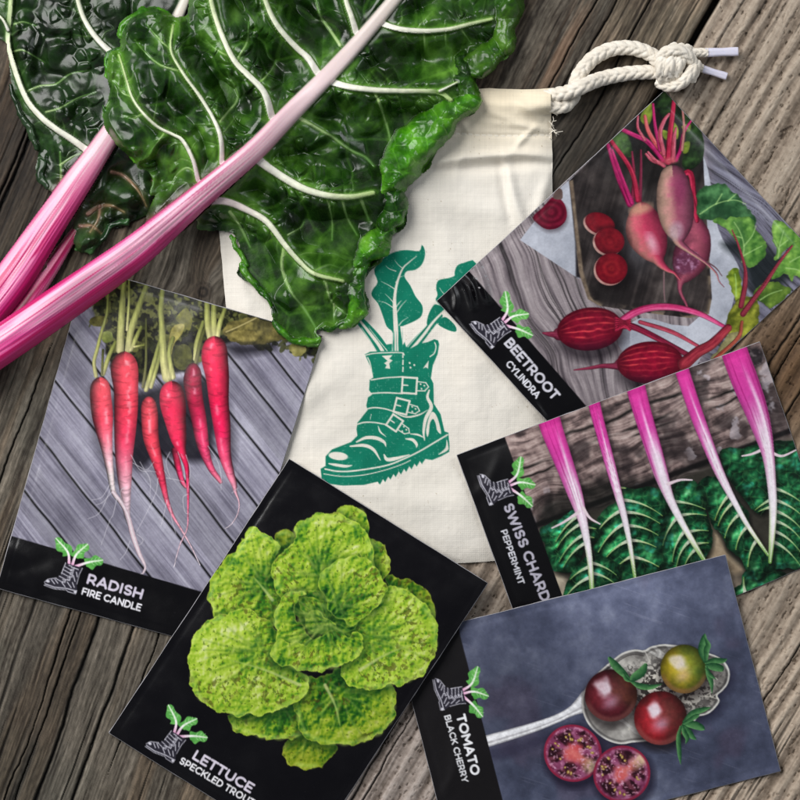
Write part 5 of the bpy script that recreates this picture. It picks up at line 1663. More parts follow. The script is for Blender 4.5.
# ---------------------------------------------------------------- lettuce packet
def paint_lettuce(cv):
    cv.C[:] = rgb(12, 11, 15)
    cv.I[:] = 1
    L = lambda pts: [(100 + a * .5, 450 + b * .5) for a, b in pts]
    n = [0]

    def leaf(pts, mid=(.5, .5), tone=0.0, dull=0.0, rib=None):
        n[0] += 1
        s = 310 + n[0] * 5
        P_ = L(pts)
        P = np.array(P_)
        cx, cy = 328, 622                           # heart of the rosette

        ctr = P.mean(0)
        away = ctr - np.array([cx, cy])
        base_p = ctr - away * min(1, 26 / (np.hypot(*away) + 1)) * .95

        def f(x, y, d):
            hgt = lambda x, y: fbm(x + 8 * fbm(x, y, 14, octv=2, seed=s), y, 13, octv=3, seed=s + 2) * 1.25 + .42 * fbm(x, y, 5.0, octv=2, seed=s + 3)
            th, rd = np.arctan2(y - cy, x - cx), np.hypot(x - cx, y - cy)
            ray = emboss(lambda p, q: fbm(np.arctan2(q - cy, p - cx) * 6 + 2.2 * fbm(p, q, 16, octv=2, seed=s), np.hypot(p - cx, q - cy) / 16, .9, 1.0, 3, s + 11), x, y, 1.1)
            a = fbm(x, y, 17, octv=3, seed=s + 5)
            em = emboss(hgt, x, y, 1.2)
            low = hgt(x, y) - .83
            fine = emboss(lambda a, b: fbm(a, b, 3.4, octv=2, seed=s + 8), x, y, .8)
            t = .50 + .34 * (a - .5) - .50 * em - .34 * fine - .42 * ray + .16 * low + tone + .10 * sm(2, 14, d) - .22 * sm(40, 8, np.hypot(x - base_p[0], y - base_p[1])) + .05
            inner = np.clip((1 - np.hypot(x - cx, y - cy) / 95), 0, 1) * .45
            c_ = ramp(t - .20 * inner, [(.12, (16, 58, 22)), (.30, (46, 104, 30)), (.43, (92, 142, 36)), (.57, (142, 178, 44)), (.74, (176, 202, 72)), (1.0, (212, 222, 150))])
            blu = sm(.55, .30, t) * sm(.40, .6, fbm(x, y, 26, octv=2, seed=s + 7))
            c_ = mix(c_, c_ * rgb(150, 214, 200), blu * .55)
            br = sm(.58, .70, fbm(th * 30, rd, 1.3, 4.0, 3, s + 4)) * sm(.40, .58, fbm(x, y, 30, octv=2, seed=s + 9))
            c_ = mix(c_, mix(rgb(92, 70, 30), rgb(58, 70, 24), a), br * .62)
            sp = sm(.72, .78, fbm(x, y, 2.4, octv=2, seed=s + 6))
            c_ = mix(c_, rgb(62, 88, 24), sp * .6)
            c_ = mix(c_, rgb(188, 208, 84), np.exp(-(d / 1.3) ** 2) * .55)
            if dull:
                c_ = mix(c_, c_ * rgb(225, 205, 150) * .9, dull)
            return c_
        keep_c, was = cv.C.copy(), cv.I == 10
        cv.poly([(a + (a - cx) * .02 + 1, b + (b - cy) * .02 + 2.5) for a, b in P_], rgb(12, 44, 16), None, alpha=.85, soft=14)
        cv.C[~was] = keep_c[~was]
        cv.poly(P_, f, 10, rough=4.6, rs=10, seed=s)
        rg = np.random.default_rng(s)
        far = np.hypot(*(P - base_p).T)
        for kk in range(len(P)):
            if far[kk] > np.median(far) * .9 and rg.random() < .75:
                a_, b_, c2 = P[kk - 1], P[kk], P[(kk + 1) % len(P)]
                q = [(*(p + (base_p - p) / (np.hypot(*(base_p - p)) + 1) * 2.6), w) for p, w in ((a_ * .4 + b_ * .6, 1.2), (b_, 2.4), (c2 * .4 + b_ * .6, 1.2))]
                cv.tube(q, lambda x, y, t, qq: mix(rgb(170, 204, 78), rgb(206, 224, 130), fbm(x, y, 5, octv=2, seed=5)), 10, alpha=.5, soft=3.2)
        for kk in range(0, len(P), 1):
            tgt = P[kk] + (base_p - P[kk]) * rg.uniform(.10, .30)
            md = (base_p + tgt) / 2 + rg.uniform(-4, 4, 2)
            st_ = base_p + (tgt - base_p) * rg.uniform(.05, .3)
            cv.tube([(*st_, 1.5), (*md, 1.0), (*tgt, .3)], rgb(34, 78, 20), 10, alpha=.34, soft=2.6)
            cv.tube([(st_[0] - 1.6, st_[1] - 1.6, 1.2), (md[0] - 1.8, md[1] - 1.8, 1.0), (tgt[0] - 1.2, tgt[1] - 1.2, .4)], rgb(204, 222, 112), 10, alpha=.26, soft=2.4)
        if rib:
            q = L(rib)
            cv.tube([(a, b, 1.6 - 1.1 * i / (len(q) - 1)) for i, (a, b) in enumerate(q)], lambda x, y, t, q_: ramp(t, [(0, (196, 204, 140)), (1, (150, 180, 80))]), 10, alpha=.75, soft=1.5)
    leaf([(375, 580), (364, 610), (378, 628), (400, 635), (425, 637), (445, 632), (468, 608), (472, 588), (420, 555)], tone=.06, dull=.7)
    leaf([(264, 525), (264, 555), (290, 566), (320, 577), (360, 581), (400, 572), (425, 520), (350, 505)], tone=-.06, dull=.25)
    leaf([(388, 480), (395, 540), (408, 570), (430, 582), (460, 590), (490, 592), (530, 584), (562, 570), (584, 545), (592, 515), (586, 475), (520, 440), (440, 450)], tone=-.05, dull=.35, rib=[(450, 470), (470, 510), (480, 550)])
    leaf([(572, 258), (592, 253), (615, 257), (640, 270), (660, 295), (671, 322), (674, 350), (666, 372), (600, 350)], tone=0, dull=.6)
    leaf([(500, 330), (482, 400), (486, 455), (510, 472), (545, 478), (580, 472), (620, 464), (650, 445), (668, 425), (676, 390), (674, 350), (662, 325), (640, 300), (600, 275), (560, 285)], tone=.03, rib=[(520, 440), (570, 410), (620, 390)])
    leaf([(470, 135), (485, 115), (505, 108), (525, 118), (540, 140), (540, 165), (530, 190), (480, 185)], tone=.0, dull=.15)
    leaf([(525, 165), (550, 185), (574, 200), (579, 222), (574, 245), (560, 262), (520, 245), (495, 195)], tone=.02, dull=.3)
    leaf([(348, 172), (358, 162), (372, 160), (386, 168), (382, 205), (350, 215)], tone=.02, dull=.8)
    leaf([(298, 157), (312, 160), (332, 170), (356, 184), (355, 230), (372, 300), (350, 350), (290, 345), (245, 338), (224, 320), (217, 295), (222, 268), (235, 240), (255, 215), (272, 205), (282, 190)], tone=-.02, dull=.1, rib=[(345, 300), (325, 275), (308, 255)])
    leaf([(345, 240), (350, 215), (372, 195), (385, 180), (388, 158), (405, 142), (430, 130), (455, 128), (480, 130), (505, 142), (528, 160), (544, 190), (548, 225), (540, 260), (480, 305), (420, 318), (372, 300), (350, 268)], tone=.01)
    leaf([(176, 420), (178, 398), (186, 375), (204, 352), (230, 335), (262, 322), (292, 318), (320, 330), (345, 352), (372, 400), (400, 440), (420, 462), (412, 490), (372, 515), (330, 530), (270, 532), (230, 520), (196, 498), (180, 460)], tone=.05, rib=[(400, 470), (330, 440), (260, 420)])
    leaf([(375, 295), (405, 282), (440, 285), (475, 310), (512, 345), (490, 365), (440, 368), (402, 350)], tone=.0)
    leaf([(398, 300), (420, 296), (446, 306), (462, 326), (452, 346), (430, 350), (408, 336)], tone=.04)
    leaf([(410, 330), (434, 322), (458, 334), (470, 356), (440, 366), (414, 356)], tone=.07)
    leaf([(436, 270), (445, 245), (462, 228), (485, 218), (512, 214), (540, 222), (560, 245), (570, 275), (566, 300), (548, 320), (520, 336), (500, 350), (472, 330), (448, 300)], tone=.03)
    leaf([(350, 318), (358, 298), (376, 283), (402, 278), (412, 288), (398, 300), (392, 325), (408, 352), (424, 372), (432, 398), (410, 415), (376, 410), (354, 380), (346, 345)], tone=.0)
    leaf([(342, 412), (348, 392), (362, 380), (385, 384), (412, 392), (430, 375), (452, 365), (480, 362), (495, 372), (505, 362), (520, 368), (527, 385), (520, 408), (500, 425), (470, 438), (430, 443), (390, 440), (358, 430)], tone=.06)
    emblem(cv, (161, 755.5), 31, 4, 5, .98)
    lettering(cv, 'LETTUCE', (191.5, 758.5), (250, 793.5), 10.4, (214, 206, 220), 3, .115)
    lettering(cv, 'SPECKLED TROUT', (178.5, 763), (252, 806.5), 7.4, (236, 234, 238), 6, .105)


packet('seed_packet', 'lettuce seed packet showing a bright green speckled lettuce on black', ((289.5, 459), (487.5, 583), (307, 857), (109, 733)), paint_lettuce,
       {1: ('front_panel',), 10: ('printed_lettuce',), 3: ('title_lettering',), 4: ('boot_emblem',), 5: ('emblem_leaf', 4), 6: ('variety_lettering',)}, FILM, 330,
       folds=[([(120, 728), (150, 720), (190, 735)], 10, .8)], lifts=[((487, 583), 18, 2.0), ((109, 733), 18, 1.0)])
# ------------------------------------------------------------------ two fresh chard leaves
SUP.h = np.maximum(SUP.h, SUP_ROPE)


def leaf_canvas(x0, y0, x1, y1, st):
    X, Y = np.meshgrid(np.arange(x0, x1, st), np.arange(y0, y1, st))
    return Canvas(X, Y, st)


def full_field(cv, pts, n=5, pad=14):
    """distance outside a tapering rib, over the whole canvas"""
    D = np.full(cv.X.shape, 1e3, F)
    T = np.zeros(cv.X.shape, F)
    Q = np.zeros(cv.X.shape, F)
    R = np.ones(cv.X.shape, F)
    idx, d, t, q, r = cv.tube_field(pts, n, pad=pad)
    D[idx], T[idx], Q[idx], R[idx] = d, t, q, r
    return D, T, Q, R


def veins(spec):
    """[(x, y)...], r0, r1 -> tapering path"""
    out = []
    for pts, r0, r1 in spec:
        n = len(pts)
        out.append([(a, b, r0 + (r1 - r0) * i / (n - 1)) for i, (a, b) in enumerate(pts)])
    return out


def blade_relief(cv, x, y, seed, s1=46, s2=14):
    """puckered skin between the fine veins"""
    wx = x + 16 * (fbm(x, y, 30, octv=2, seed=seed) - .5)
    wy = y + 16 * (fbm(x, y, 30, octv=2, seed=seed + 1) - .5)
    f1, f2, cid = voro(wx, wy, s1, seed)
    g1, g2, gid = voro(wx, wy, s2, seed + 2)
    big = np.clip(1 - (f1 / .75) ** 2, 0, 1) * sm(0, .35, f2 - f1) * (0.35 + 1.2 * cid)
    small = np.clip(1 - (g1 / .75) ** 2, 0, 1) * sm(0, .4, g2 - g1) * (0.1 + 1.3 * gid)
    return big, small, f2 - f1, g2 - g1


def skin_colour(x, y, seed, net, net2, dark, mid, lite):
    n = .6 * fbm(x, y, 46, octv=4, seed=seed) + .4 * fbm(x, y, 11, octv=4, seed=seed + 1)
    c = ramp(n, [(.30, dark), (.50, mid), (.80, lite)])
    pale = np.array(lite, F) / 255 * 1.25 + .03
    c = mix(c, np.minimum(pale, 1), sm(.09, .02, net) * .20)
    c = mix(c, np.minimum(pale, 1), sm(.07, .02, net2) * .10)
    return c.astype(F)


def stalk_colour(t_mag, seed):
    def f(x, y, t, q):
        base = ramp(t / t_mag, [(0, (196, 36, 110)), (.35, (206, 66, 138)), (.62, (216, 130, 170)), (.85, (216, 172, 186)), (1.15, (208, 186, 188)), (1.5, (196, 190, 178))])
        k = sm(1.15, .45, t / t_mag)
        rib = fbm(q * 3.4 + seed, t * 9, .55, 1.5, 4, seed)
        pale = mix(rgb(230, 172, 194), rgb(214, 190, 194), sm(.4, 1.0, t / t_mag))
        # pale back, magenta stripes and flank
        c = mix(base, pale, sm(.42, .58, rib) * sm(.75, .0, q) * .85 * k)
        c = mix(c, rgb(226, 178, 196), sm(.5, .0, np.abs(q + .35)) * k * .45)
        c = mix(c, rgb(176, 12, 84), sm(.48, .56, fbm(q * 3.6 + seed, t * 8, .5, 1.5, 4, seed + 4)) * k * .85)
        c = mix(c, rgb(190, 22, 104), sm(.2, .8, q + .5 * (rib - .5)) * k * .8)
        c = mix(c, rgb(178, 20, 92), sm(-.80, -.98, q) * k * .6)
        return c
    return f


BLADE = material('chard_leaf_skin', 0.30, 0.42, bumps=[('noise', 420, 0.16, 0.0006), ('noise', 1500, 0.10, 0.0003)], rough_var=(120, 0.18, 0.36), mottle=(900, 0.08))
RIB = material('chard_rib', 0.42, 0.4, bumps=[('noise', 900, 0.15, 0.0003)], sss=0.12)
STALK = material('chard_stalk', 0.34, 0.45, bumps=[('noise', 420, 0.15, 0.0004)], sss=0.15)
CREAM_V = [(0, (216, 214, 204)), (.6, (206, 210, 184)), (1, (160, 184, 116))]


PALE_SHEEN = .12


def build_leaf(name, label, box, st, outline, stalk, t_mag, ribs, fine, dark, mid, lite, seed, lift, rolls, roll_col, extra=None, dome=16, hump=None, frills=(), shafts=(), fold=10, rise=(.26, .56)):
    cv = leaf_canvas(*box, st)
    x, y = cv.X, cv.Y
    P = catmull(outline, 5, True)
    ragged = 3.0 * (fbm(x, y, 20, octv=3, seed=seed + 40) - .5) * 2 + 1.0 * (fbm(x, y, 6, octv=2, seed=seed + 41) - .5) * 2
    d_in = -sd_poly(P, x, y) + ragged
    for fr in frills:
        d_in = np.maximum(d_in, -sd_poly(catmull(fr, 4, True), x, y) + ragged * .5)
    on = d_in > 0
    sup = SUP.sample(SUP.drape(14), x, y)
    big, small, net, net2 = blade_relief(cv, x, y, seed)
    # ---- colour
    cv.C = skin_colour(x, y, seed + 10, net, net2, dark, mid, lite)
    cv.I[:] = 1
    # ---- form
    din = np.maximum(d_in, 0)
    z0 = sup + lift + dome * (.45 * sm(0, 22, din) + .55 * sm(0, 80, din))
    wav = fbm(x, y, 58, octv=2, seed=seed + 20) - .5
    z0 = z0 + 15 * wav * sm(0, 30, din)
    near_rib = np.full(x.shape, 1e3, F)
    for rp in ribs + [stalk]:
        D, T, Q, R = full_field(cv, rp, pad=40)
        near_rib = np.minimum(near_rib, D)
    rib_zone = np.exp(-(np.maximum(near_rib, 0) / 20) ** 2)
    pocket = fbm(x, y, 44, octv=2, seed=seed + 23)
    fold_depth = fold * (.35 + .65 * sm(4, 50, din)) * sm(0, 26, near_rib) * (.55 + .9 * fbm(x, y, 40, octv=2, seed=seed + 31))
    relief = 8.0 * (big - .35) * (1 - .6 * rib_zone) - fold_depth + (0.4 + 6.5 * rib_zone * sm(.42, .58, fbm(x, y, 36, octv=2, seed=seed + 24))) * (small - .3) - 6 * sm(.40, .66, pocket) * (1 - rib_zone)
    edge_zone = np.exp(-(din / 15) ** 2)
    z = z0 + relief * sm(0, 10, din) + 10 * edge_zone * (fbm(x, y, 17, octv=2, seed=seed + 25) - .5) * 2
    z = z + .6 * (fbm(x, y, 10, octv=2, seed=seed + 26) - .5) + 5.0 * (fbm(x + 9 * fbm(x, y, 30, octv=2, seed=seed + 35), y, 21, octv=2, seed=seed + 32, gain=.35) - .5) * sm(2, 12, near_rib)
    # dry dull patches: a pale sheen put into the blade colour
    pale_sheen = sm(.52, .74, fbm(x, y, 62, octv=4, seed=seed + 27))
    cv.C = mix(cv.C, np.array(lite, F) / 255 * (.75 + .6 * fbm(x, y, 5, octv=3, seed=seed + 28))[:, None], pale_sheen * PALE_SHEEN).astype(F)
    rimz = np.exp(-(din / 10) ** 2) * sm(.4, .6, fbm(x, y, 24, octv=2, seed=seed + 29))
    cv.C = mix(cv.C, np.array(roll_col[2], F) / 255 * .85, rimz * .5).astype(F)
    if extra is not None:
        z = extra(cv, z, din)
    # the edge comes down towards what it lies on
    ed = np.sqrt(np.clip(din / 7.0, 0, 1))
    z = sup + 1.0 + (z - sup - 1.0) * (.30 + .70 * ed)
    # ---- ribs: blade dips beside them, the rib itself stands proud
    rib_lvl = z0 + 1.5
    rr_ = np.random.default_rng(seed)
    twigs = []
    for rp in ribs:
        pth = catmull(rp, 6)
        L_ = 0.0
        nxt = 14.0
        side = 1
        for m in range(1, len(pth) - 1):
            L_ += np.hypot(*(pth[m, :2] - pth[m - 1, :2]))
            if L_ > nxt:
                nxt = L_ + rr_.uniform(7, 16)
                side = -side if rr_.random() < .8 else side
                d = pth[m + 1, :2] - pth[m - 1, :2]
                d = d / np.hypot(*d)
                nn = np.array([-d[1], d[0]]) * side
                ln = rr_.uniform(9, 26)
                a0 = rr_.uniform(.3, .9)
                p0 = pth[m, :2]
                p1 = p0 + (nn + d * a0) * ln * .45
                p2 = p1 + (nn * rr_.uniform(.3, 1) + d * rr_.uniform(-.2, .9)) * ln * .5
                p3 = p2 + (nn * rr_.uniform(-.2, .8) + d * rr_.uniform(.2, 1)) * ln * .4
                w_ = rr_.uniform(.6, 1.25)
                twigs.append(([(*p0, w_), (*p1, w_ * .8), (*p2, w_ * .5), (*p3, .2)], rr_.uniform(.15, .5)))
    for rp, al_ in [(f_, .9) for f_ in fine] + twigs:
        idx, D, T, Q, R = cv.tube_field(rp, 5, pad=8)
        if not len(idx):
            continue
        z[idx] -= 2.0 * al_ * np.exp(-np.maximum(D, 0) / 2.6)
        a = np.clip(.5 - D / .9, 0, 1)
        z[idx] += a * R * 1.1 * np.sqrt(np.clip(1 - Q * Q, 0, 1))
        col = ramp(T, [(0, (176, 196, 140)), (1, (84, 130, 58))])
        cv.C[idx] = mix(cv.C[idx], col, a * al_)
        cv.C[idx] = mix(cv.C[idx], np.array(lite, F)[None, :] / 255 * 1.15, np.exp(-np.maximum(D, 0) / 1.5) * (1 - a) * .4 * al_)
    for k, rp in enumerate(ribs):
        D, T, Q, R = full_field(cv, rp, pad=22)
        D = D + .5 * (fbm(x, y, 11, octv=3, seed=k + 300) - .5)
        near = np.exp(-(np.maximum(D, 0) / 6.5) ** 1.4)
        z = z * (1 - near * .75) + (rib_lvl - 5.0) * near * .75
        a = np.clip(.5 - D / .9, 0, 1)
        top = rib_lvl + .5 + R * .85 * np.sqrt(np.clip(1 - Q * Q, 0, 1)) + .35 * (fbm(Q * 3, T * 30, 1, octv=2, seed=k) - .5)
        z = np.where(D < .1, np.maximum(z, top), z)
        pinkish = sm(70, 10, np.hypot(x - 215, y - 195))[:, None] * .5
        col = ramp(T, CREAM_V) * (1 - pinkish) + rgb(226, 196, 206) * pinkish
        col = col * (.93 + .14 * fbm(x, y, 4, octv=2, seed=3))[:, None]
        cv.C = mix(cv.C, col, a).astype(F)
        cv.C = mix(cv.C, np.array(lite, F)[None, :] / 255 * 1.2, np.exp(-np.maximum(D, 0) / 2.8) * (1 - a) * .75).astype(F)
        cv.I[(D < 0) & on & (cv.I < 3)] = 2
    # ---- the margin rolled over on itself, lobe by lobe, closing over the rib ends
    for k, lb in enumerate(rolls):
        cv.X = x + 13.0 * (fbm(x, y, 19, octv=3, seed=seed + 80) - .5)
        cv.Y = y + 13.0 * (fbm(x, y, 19, octv=3, seed=seed + 81) - .5)
        D, T, Q, R = full_field(cv, lb, 6, pad=4)
        cv.X, cv.Y = x, y
        m = np.nonzero(D < .3)[0]
        xx, yy = x[m], y[m]
        qq = np.clip(np.abs(Q[m]), 0, 1)
        f1, f2, cid = voro(xx + 8 * fbm(xx, yy, 14, octv=2, seed=k), yy, 17, seed + k)
        g1, g2, gid = voro(xx, yy, 8, seed + k + 3)
        prof = np.sqrt(np.clip(1 - qq ** 2, 0, 1))
        wob = 1 + .75 * (fbm(xx, yy, 19, octv=2, seed=seed + 60 + k) - .5)
        puck = (np.clip(1 - (f1 / .8) ** 2, 0, 1) * (.3 + cid) - .4) * 3.4 * np.minimum(R[m] / 12, 1) + (np.clip(1 - (g1 / .8) ** 2, 0, 1) - .5) * .8
        zr = sup[m] + 2.0 + np.minimum(R[m] * 1.30, 15 + .3 * R[m]) * prof * wob + puck * prof + 2.2 * (fbm(xx, yy, 8, octv=3, seed=k + 5) - .5)
        take = (zr > z[m]) & (D[m] < .2)
        mt = m[take]
        z[mt] = zr[take]
        tone = .70 if k < 3 else 1.05
        c_ = tone * skin_colour(xx, yy, seed + 70 + k, f2 - f1, g2 - g1, roll_col[0], roll_col[1], roll_col[2]) * (.72 + .5 * fbm(xx, yy, 20, octv=3, seed=seed + 75))[:, None]
        c_ = mix(c_, np.array(roll_col[2], F) / 255 * .8, np.exp(-((1 - qq) / .07) ** 2) * .35)
        cv.C[mt] = c_[take]
        cv.I[mt] = 1
        on = on | (D < .2)
    # ---- midrib and stalk: one ribbed, half-round shaft
    D, T, Q, R = full_field(cv, stalk, 8, pad=26)
    near = np.exp(-(np.maximum(D, 0) / 9) ** 1.5)
    base = np.where(on, z0, sup + lift)
    shaft = np.maximum(sup + 2.5, sup + lift + (dome - 5) * sm(rise[0], rise[1], T) + (1.5 if hump is None else 0))
    z = np.where(on, z * (1 - near * .7) + (shaft - 2) * near * .7, z)
    rib = fbm(Q * 7.0 + seed, T * 9, .55, 1.6, 3, seed)
    top = shaft + R * .80 * np.clip(1 - np.abs(Q) ** 2.8, 0, 1) ** .5 + np.minimum(R * .05, .6) * sm(1.15, .6, T / t_mag) * (rib - .5) * 2 * np.sqrt(np.clip(1 - Q ** 2, 0, 1))
    s_on = D < 0
    zs = np.where(s_on, top, z)
    sc_ = stalk_colour(t_mag, seed)(x, y, T, Q)
    a = np.clip(.5 - D / .9, 0, 1)
    cv.C = mix(cv.C, sc_, a).astype(F)
    # blade flushes pink where it meets the lower stalk
    cv.C = mix(cv.C, rgb(150, 60, 92), np.exp(-np.maximum(D, 0) / 3.0) * (1 - a) * sm(1.0, .55, T / t_mag) * .8).astype(F)
    cv.I[s_on] = 3
    on = on | s_on
    for sp in shafts:
        D, T, Q, R = full_field(cv, sp, 8, pad=4)
        m = D < 0
        t2 = sup + 2.0 + R * .9 * np.sqrt(np.clip(1 - Q ** 2, 0, 1))
        m2 = m & ((t2 > zs) | ~on)
        zs = np.where(m2, t2, zs)
        rb = fbm(Q * 3.4 + seed, T * 7, .55, 1.5, 4, seed + 9)
        c_ = ramp(rb, [(.3, (120, 8, 52)), (.5, (168, 24, 88)), (.62, (200, 80, 130)), (.8, (222, 150, 180))])
        c_ = mix(c_, rgb(120, 90, 60), sm(.75, 1, T) * .6)
        cv.C[m2] = c_[m2]
        cv.I[m2] = 3
        on = on | m
    cv.Z = np.maximum(zs, sup + .7).astype(F)
    t = empty(name, label, 'chard leaf', 'fresh chard leaves')
    surface(cv, {1: ('blade', BLADE), 2: ('vein', RIB), 3: ('stalk', STALK)}, t, mask=on)
    SUP.splat(cv.X, cv.Y, cv.Z, on)
    return t


# ---- the leaf behind: stalk at the far left, blade reaching up out of the picture
OUT2 = [(-40, 20), (-14, 34), (0, 40), (8, 52), (11, 82), (14, 98), (22, 118), (31, 134), (40, 150), (37, 166), (39, 178), (47, 190), (60, 196), (74, 206), (72, 236), (78, 252), (90, 250), (102, 240), (112, 228), (124, 224), (142, 216), (164, 204), (188, 190), (222, 160), (250, 110), (260, 30), (240, -60), (180, -120), (90, -150), (0, -120), (-60, -60)]
ST2 = [(-70, 386, 21), (-30, 332, 20.5), (10, 282, 20), (48, 226, 17), (78, 182, 14.5), (100, 150, 12), (126, 110, 9.5), (156, 60, 7), (190, -10, 5), (214, -80, 3)]
R2 = veins([([(94, 156), (84, 148), (70, 138), (56, 129), (40, 116), (26, 98), (15, 70), (8, 42), (10, 12), (13, -30)], 3.6, 2.4),
            ([(112, 53), (100, 42), (88, 26), (80, 8), (74, -20), (70, -60)], 3.2, 2.2),
            ([(8, 30), (3, 20), (-6, 12), (-20, 6)], 1.6, 1.0)])
F2_ = veins([([(12, 52), (22, 50), (34, 56), (44, 62)], 1.0, .4), ([(26, 92), (40, 86), (56, 84), (70, 74), (90, 70)], 1.0, .4), ([(14, 24), (24, 22), (36, 26)], .9, .4), ([(46, 112), (60, 108), (78, 98), (96, 92)], .9, .4), ([(60, 200), (61, 176), (60, 152)], 1.4, .8), ([(60, 165), (74, 156), (86, 152)], 1.0, .5)])
FR2 = [[(50, 250), (38, 262), (30, 276), (40, 282), (56, 262), (70, 238)]]
ROLL2 = [[(12, 86, 2), (18, 106, 4), (27, 128, 5), (38, 147, 4)], [(40, 160, 3), (37, 174, 4), (46, 190, 3)], [(66, 100, 6), (66, 114, 8), (76, 130, 7)], [(76, 250, 2.5), (90, 249, 4), (103, 238, 4), (113, 227, 3), (126, 222, 3)]]
PINKV = veins([([(88, 214), (100, 206), (112, 206), (124, 212)], 2.2, .8), ([(80, 226), (92, 226), (102, 234)], 1.8, .8), ([(100, 206), (98, 220), (90, 232)], 1.4, .6), ([(112, 172), (124, 176), (138, 190), (146, 206)], 1.8, .8), ([(160, 216), (162, 204), (170, 194), (180, 190)], 1.8, .7), ([(170, 196), (160, 190), (152, 180)], 1.2, .5)])


def extra2(cv, z, din):
    for rp in PINKV:
        idx, D, T, Q, R = cv.tube_field(rp, 5, pad=9)
        z[idx] += -3.5 * np.exp(-np.maximum(D, 0) / 3) + np.clip(.5 - D / .9, 0, 1) * R * 1.3
        cv.C[idx] = mix(cv.C[idx], mix(rgb(186, 130, 130), rgb(150, 140, 90), T), np.clip(.5 - D / 1.2, 0, 1) * .9)
        cv.C[idx] = mix(cv.C[idx], rgb(128, 104, 78), np.exp(-np.maximum(D, 0) / 2.2) * .5)
    for a, b, r, h in ((96, 238, 9, 8), (88, 240, 7, 5), (108, 216, 9, 8), (118, 196, 10, 8), (104, 190, 8, 6), (134, 196, 9, 6), (128, 212, 8, 6), (62, 152, 12, 7), (150, 196, 8, 5), (172, 182, 10, 8), (60, 110, 14, 8), (84, 128, 10, 6)):
        z = z + h * np.exp(-((cv.X - a) ** 2 + (cv.Y - b) ** 2) / r ** 2)
    return z - 5 * np.exp(-(((cv.X - 75) / 30) ** 2 + ((cv.Y - 75) / 40) ** 2))


build_leaf('chard_leaf', 'chard leaf tucked underneath, its shorter pink stalk at the left edge and dull green blade', (-74, -150, 262, 400), 0.75, OUT2, ST2, .56, R2, F2_, (8, 19, 6), (18, 42, 12), (60, 90, 42), 400, 6.5, ROLL2, ((20, 44, 22), (44, 78, 40), (78, 110, 70)), extra2, dome=17, fold=7, frills=FR2, shafts=[[(-60, 424, 14), (-20, 366, 14), (12, 322, 13), (42, 280, 10), (64, 248, 7), (80, 224, 4.5), (92, 206, 2.5)]])

# ---- the big leaf on top
OUT1 = [(150, 196), (176, 190), (196, 200), (196, 228), (206, 231), (222, 232), (232, 234), (238, 250), (240, 262), (236, 272), (243, 281), (258, 287), (268, 295), (268, 306), (273, 320), (278, 332), (288, 340), (302, 345), (318, 347), (322, 339), (317, 331), (330, 329), (346, 331), (357, 327), (360, 320), (368, 312), (368, 301), (364, 288), (368, 276), (380, 262), (388, 246), (391, 236), (402, 231), (409, 213), (406, 194), (416, 180), (432, 164), (441, 142), (453, 124), (472, 114), (481, 96), (476, 80), (488, 68), (508, 57), (513, 36), (512, 12), (520, -20), (508, -70), (460, -120), (380, -150), (290, -150), (210, -110), (192, -40), (188, 2), (186, 14), (176, 16), (164, 8), (148, 8), (132, 14), (121, 32), (119, 46), (108, 52), (105, 76), (110, 92), (104, 108), (104, 122), (112, 138), (120, 151), (131, 158), (138, 168), (148, 171), (152, 180)]
ST1 = [(-90, 404, 21), (-40, 372, 21), (0, 346, 20.5), (60, 305, 20), (127, 258, 18), (165, 227, 15.5), (200, 197, 13), (252, 153, 11), (287, 117, 10), (330, 73, 8.5), (362, 38, 7.5), (394, 0, 6.5), (430, -45, 5), (460, -90, 3)]
R1 = veins([([(272, 117), (264, 92), (248, 75), (234, 60), (221, 33), (212, 5), (206, -30)], 3.6, 2.4),
            ([(317, 72), (308, 58), (295, 46), (277, 25), (266, 2), (258, -30)], 3.6, 2.4),
            ([(356, 32), (351, 15), (346, 0), (340, -35)], 3.2, 2.2),
            ([(222, 163), (221, 140), (215, 122), (201, 98), (183, 73), (171, 50), (173, 25)], 2.7, 1.2),
            ([(198, 180), (193, 160), (183, 141), (174, 135), (158, 127), (143, 113), (132, 97), (125, 75), (119, 55)], 2.4, 1.1),
            ([(380, 23), (400, 29), (425, 31), (450, 29), (470, 24), (492, 19)], 3.2, 1.8),
            ([(328, 81), (350, 87), (375, 90), (400, 91), (437, 92), (451, 100)], 3.6, 2.2),
            ([(440, 91), (450, 86), (462, 80)], 1.8, 1.0),
            ([(256, 158), (272, 170), (300, 187), (325, 195), (350, 197), (373, 193)], 4.6, 2.6),
            ([(200, 206), (212, 201), (228, 202), (247, 210), (267, 222), (285, 245), (300, 262), (315, 274), (343, 281)], 4.4, 2.0)])
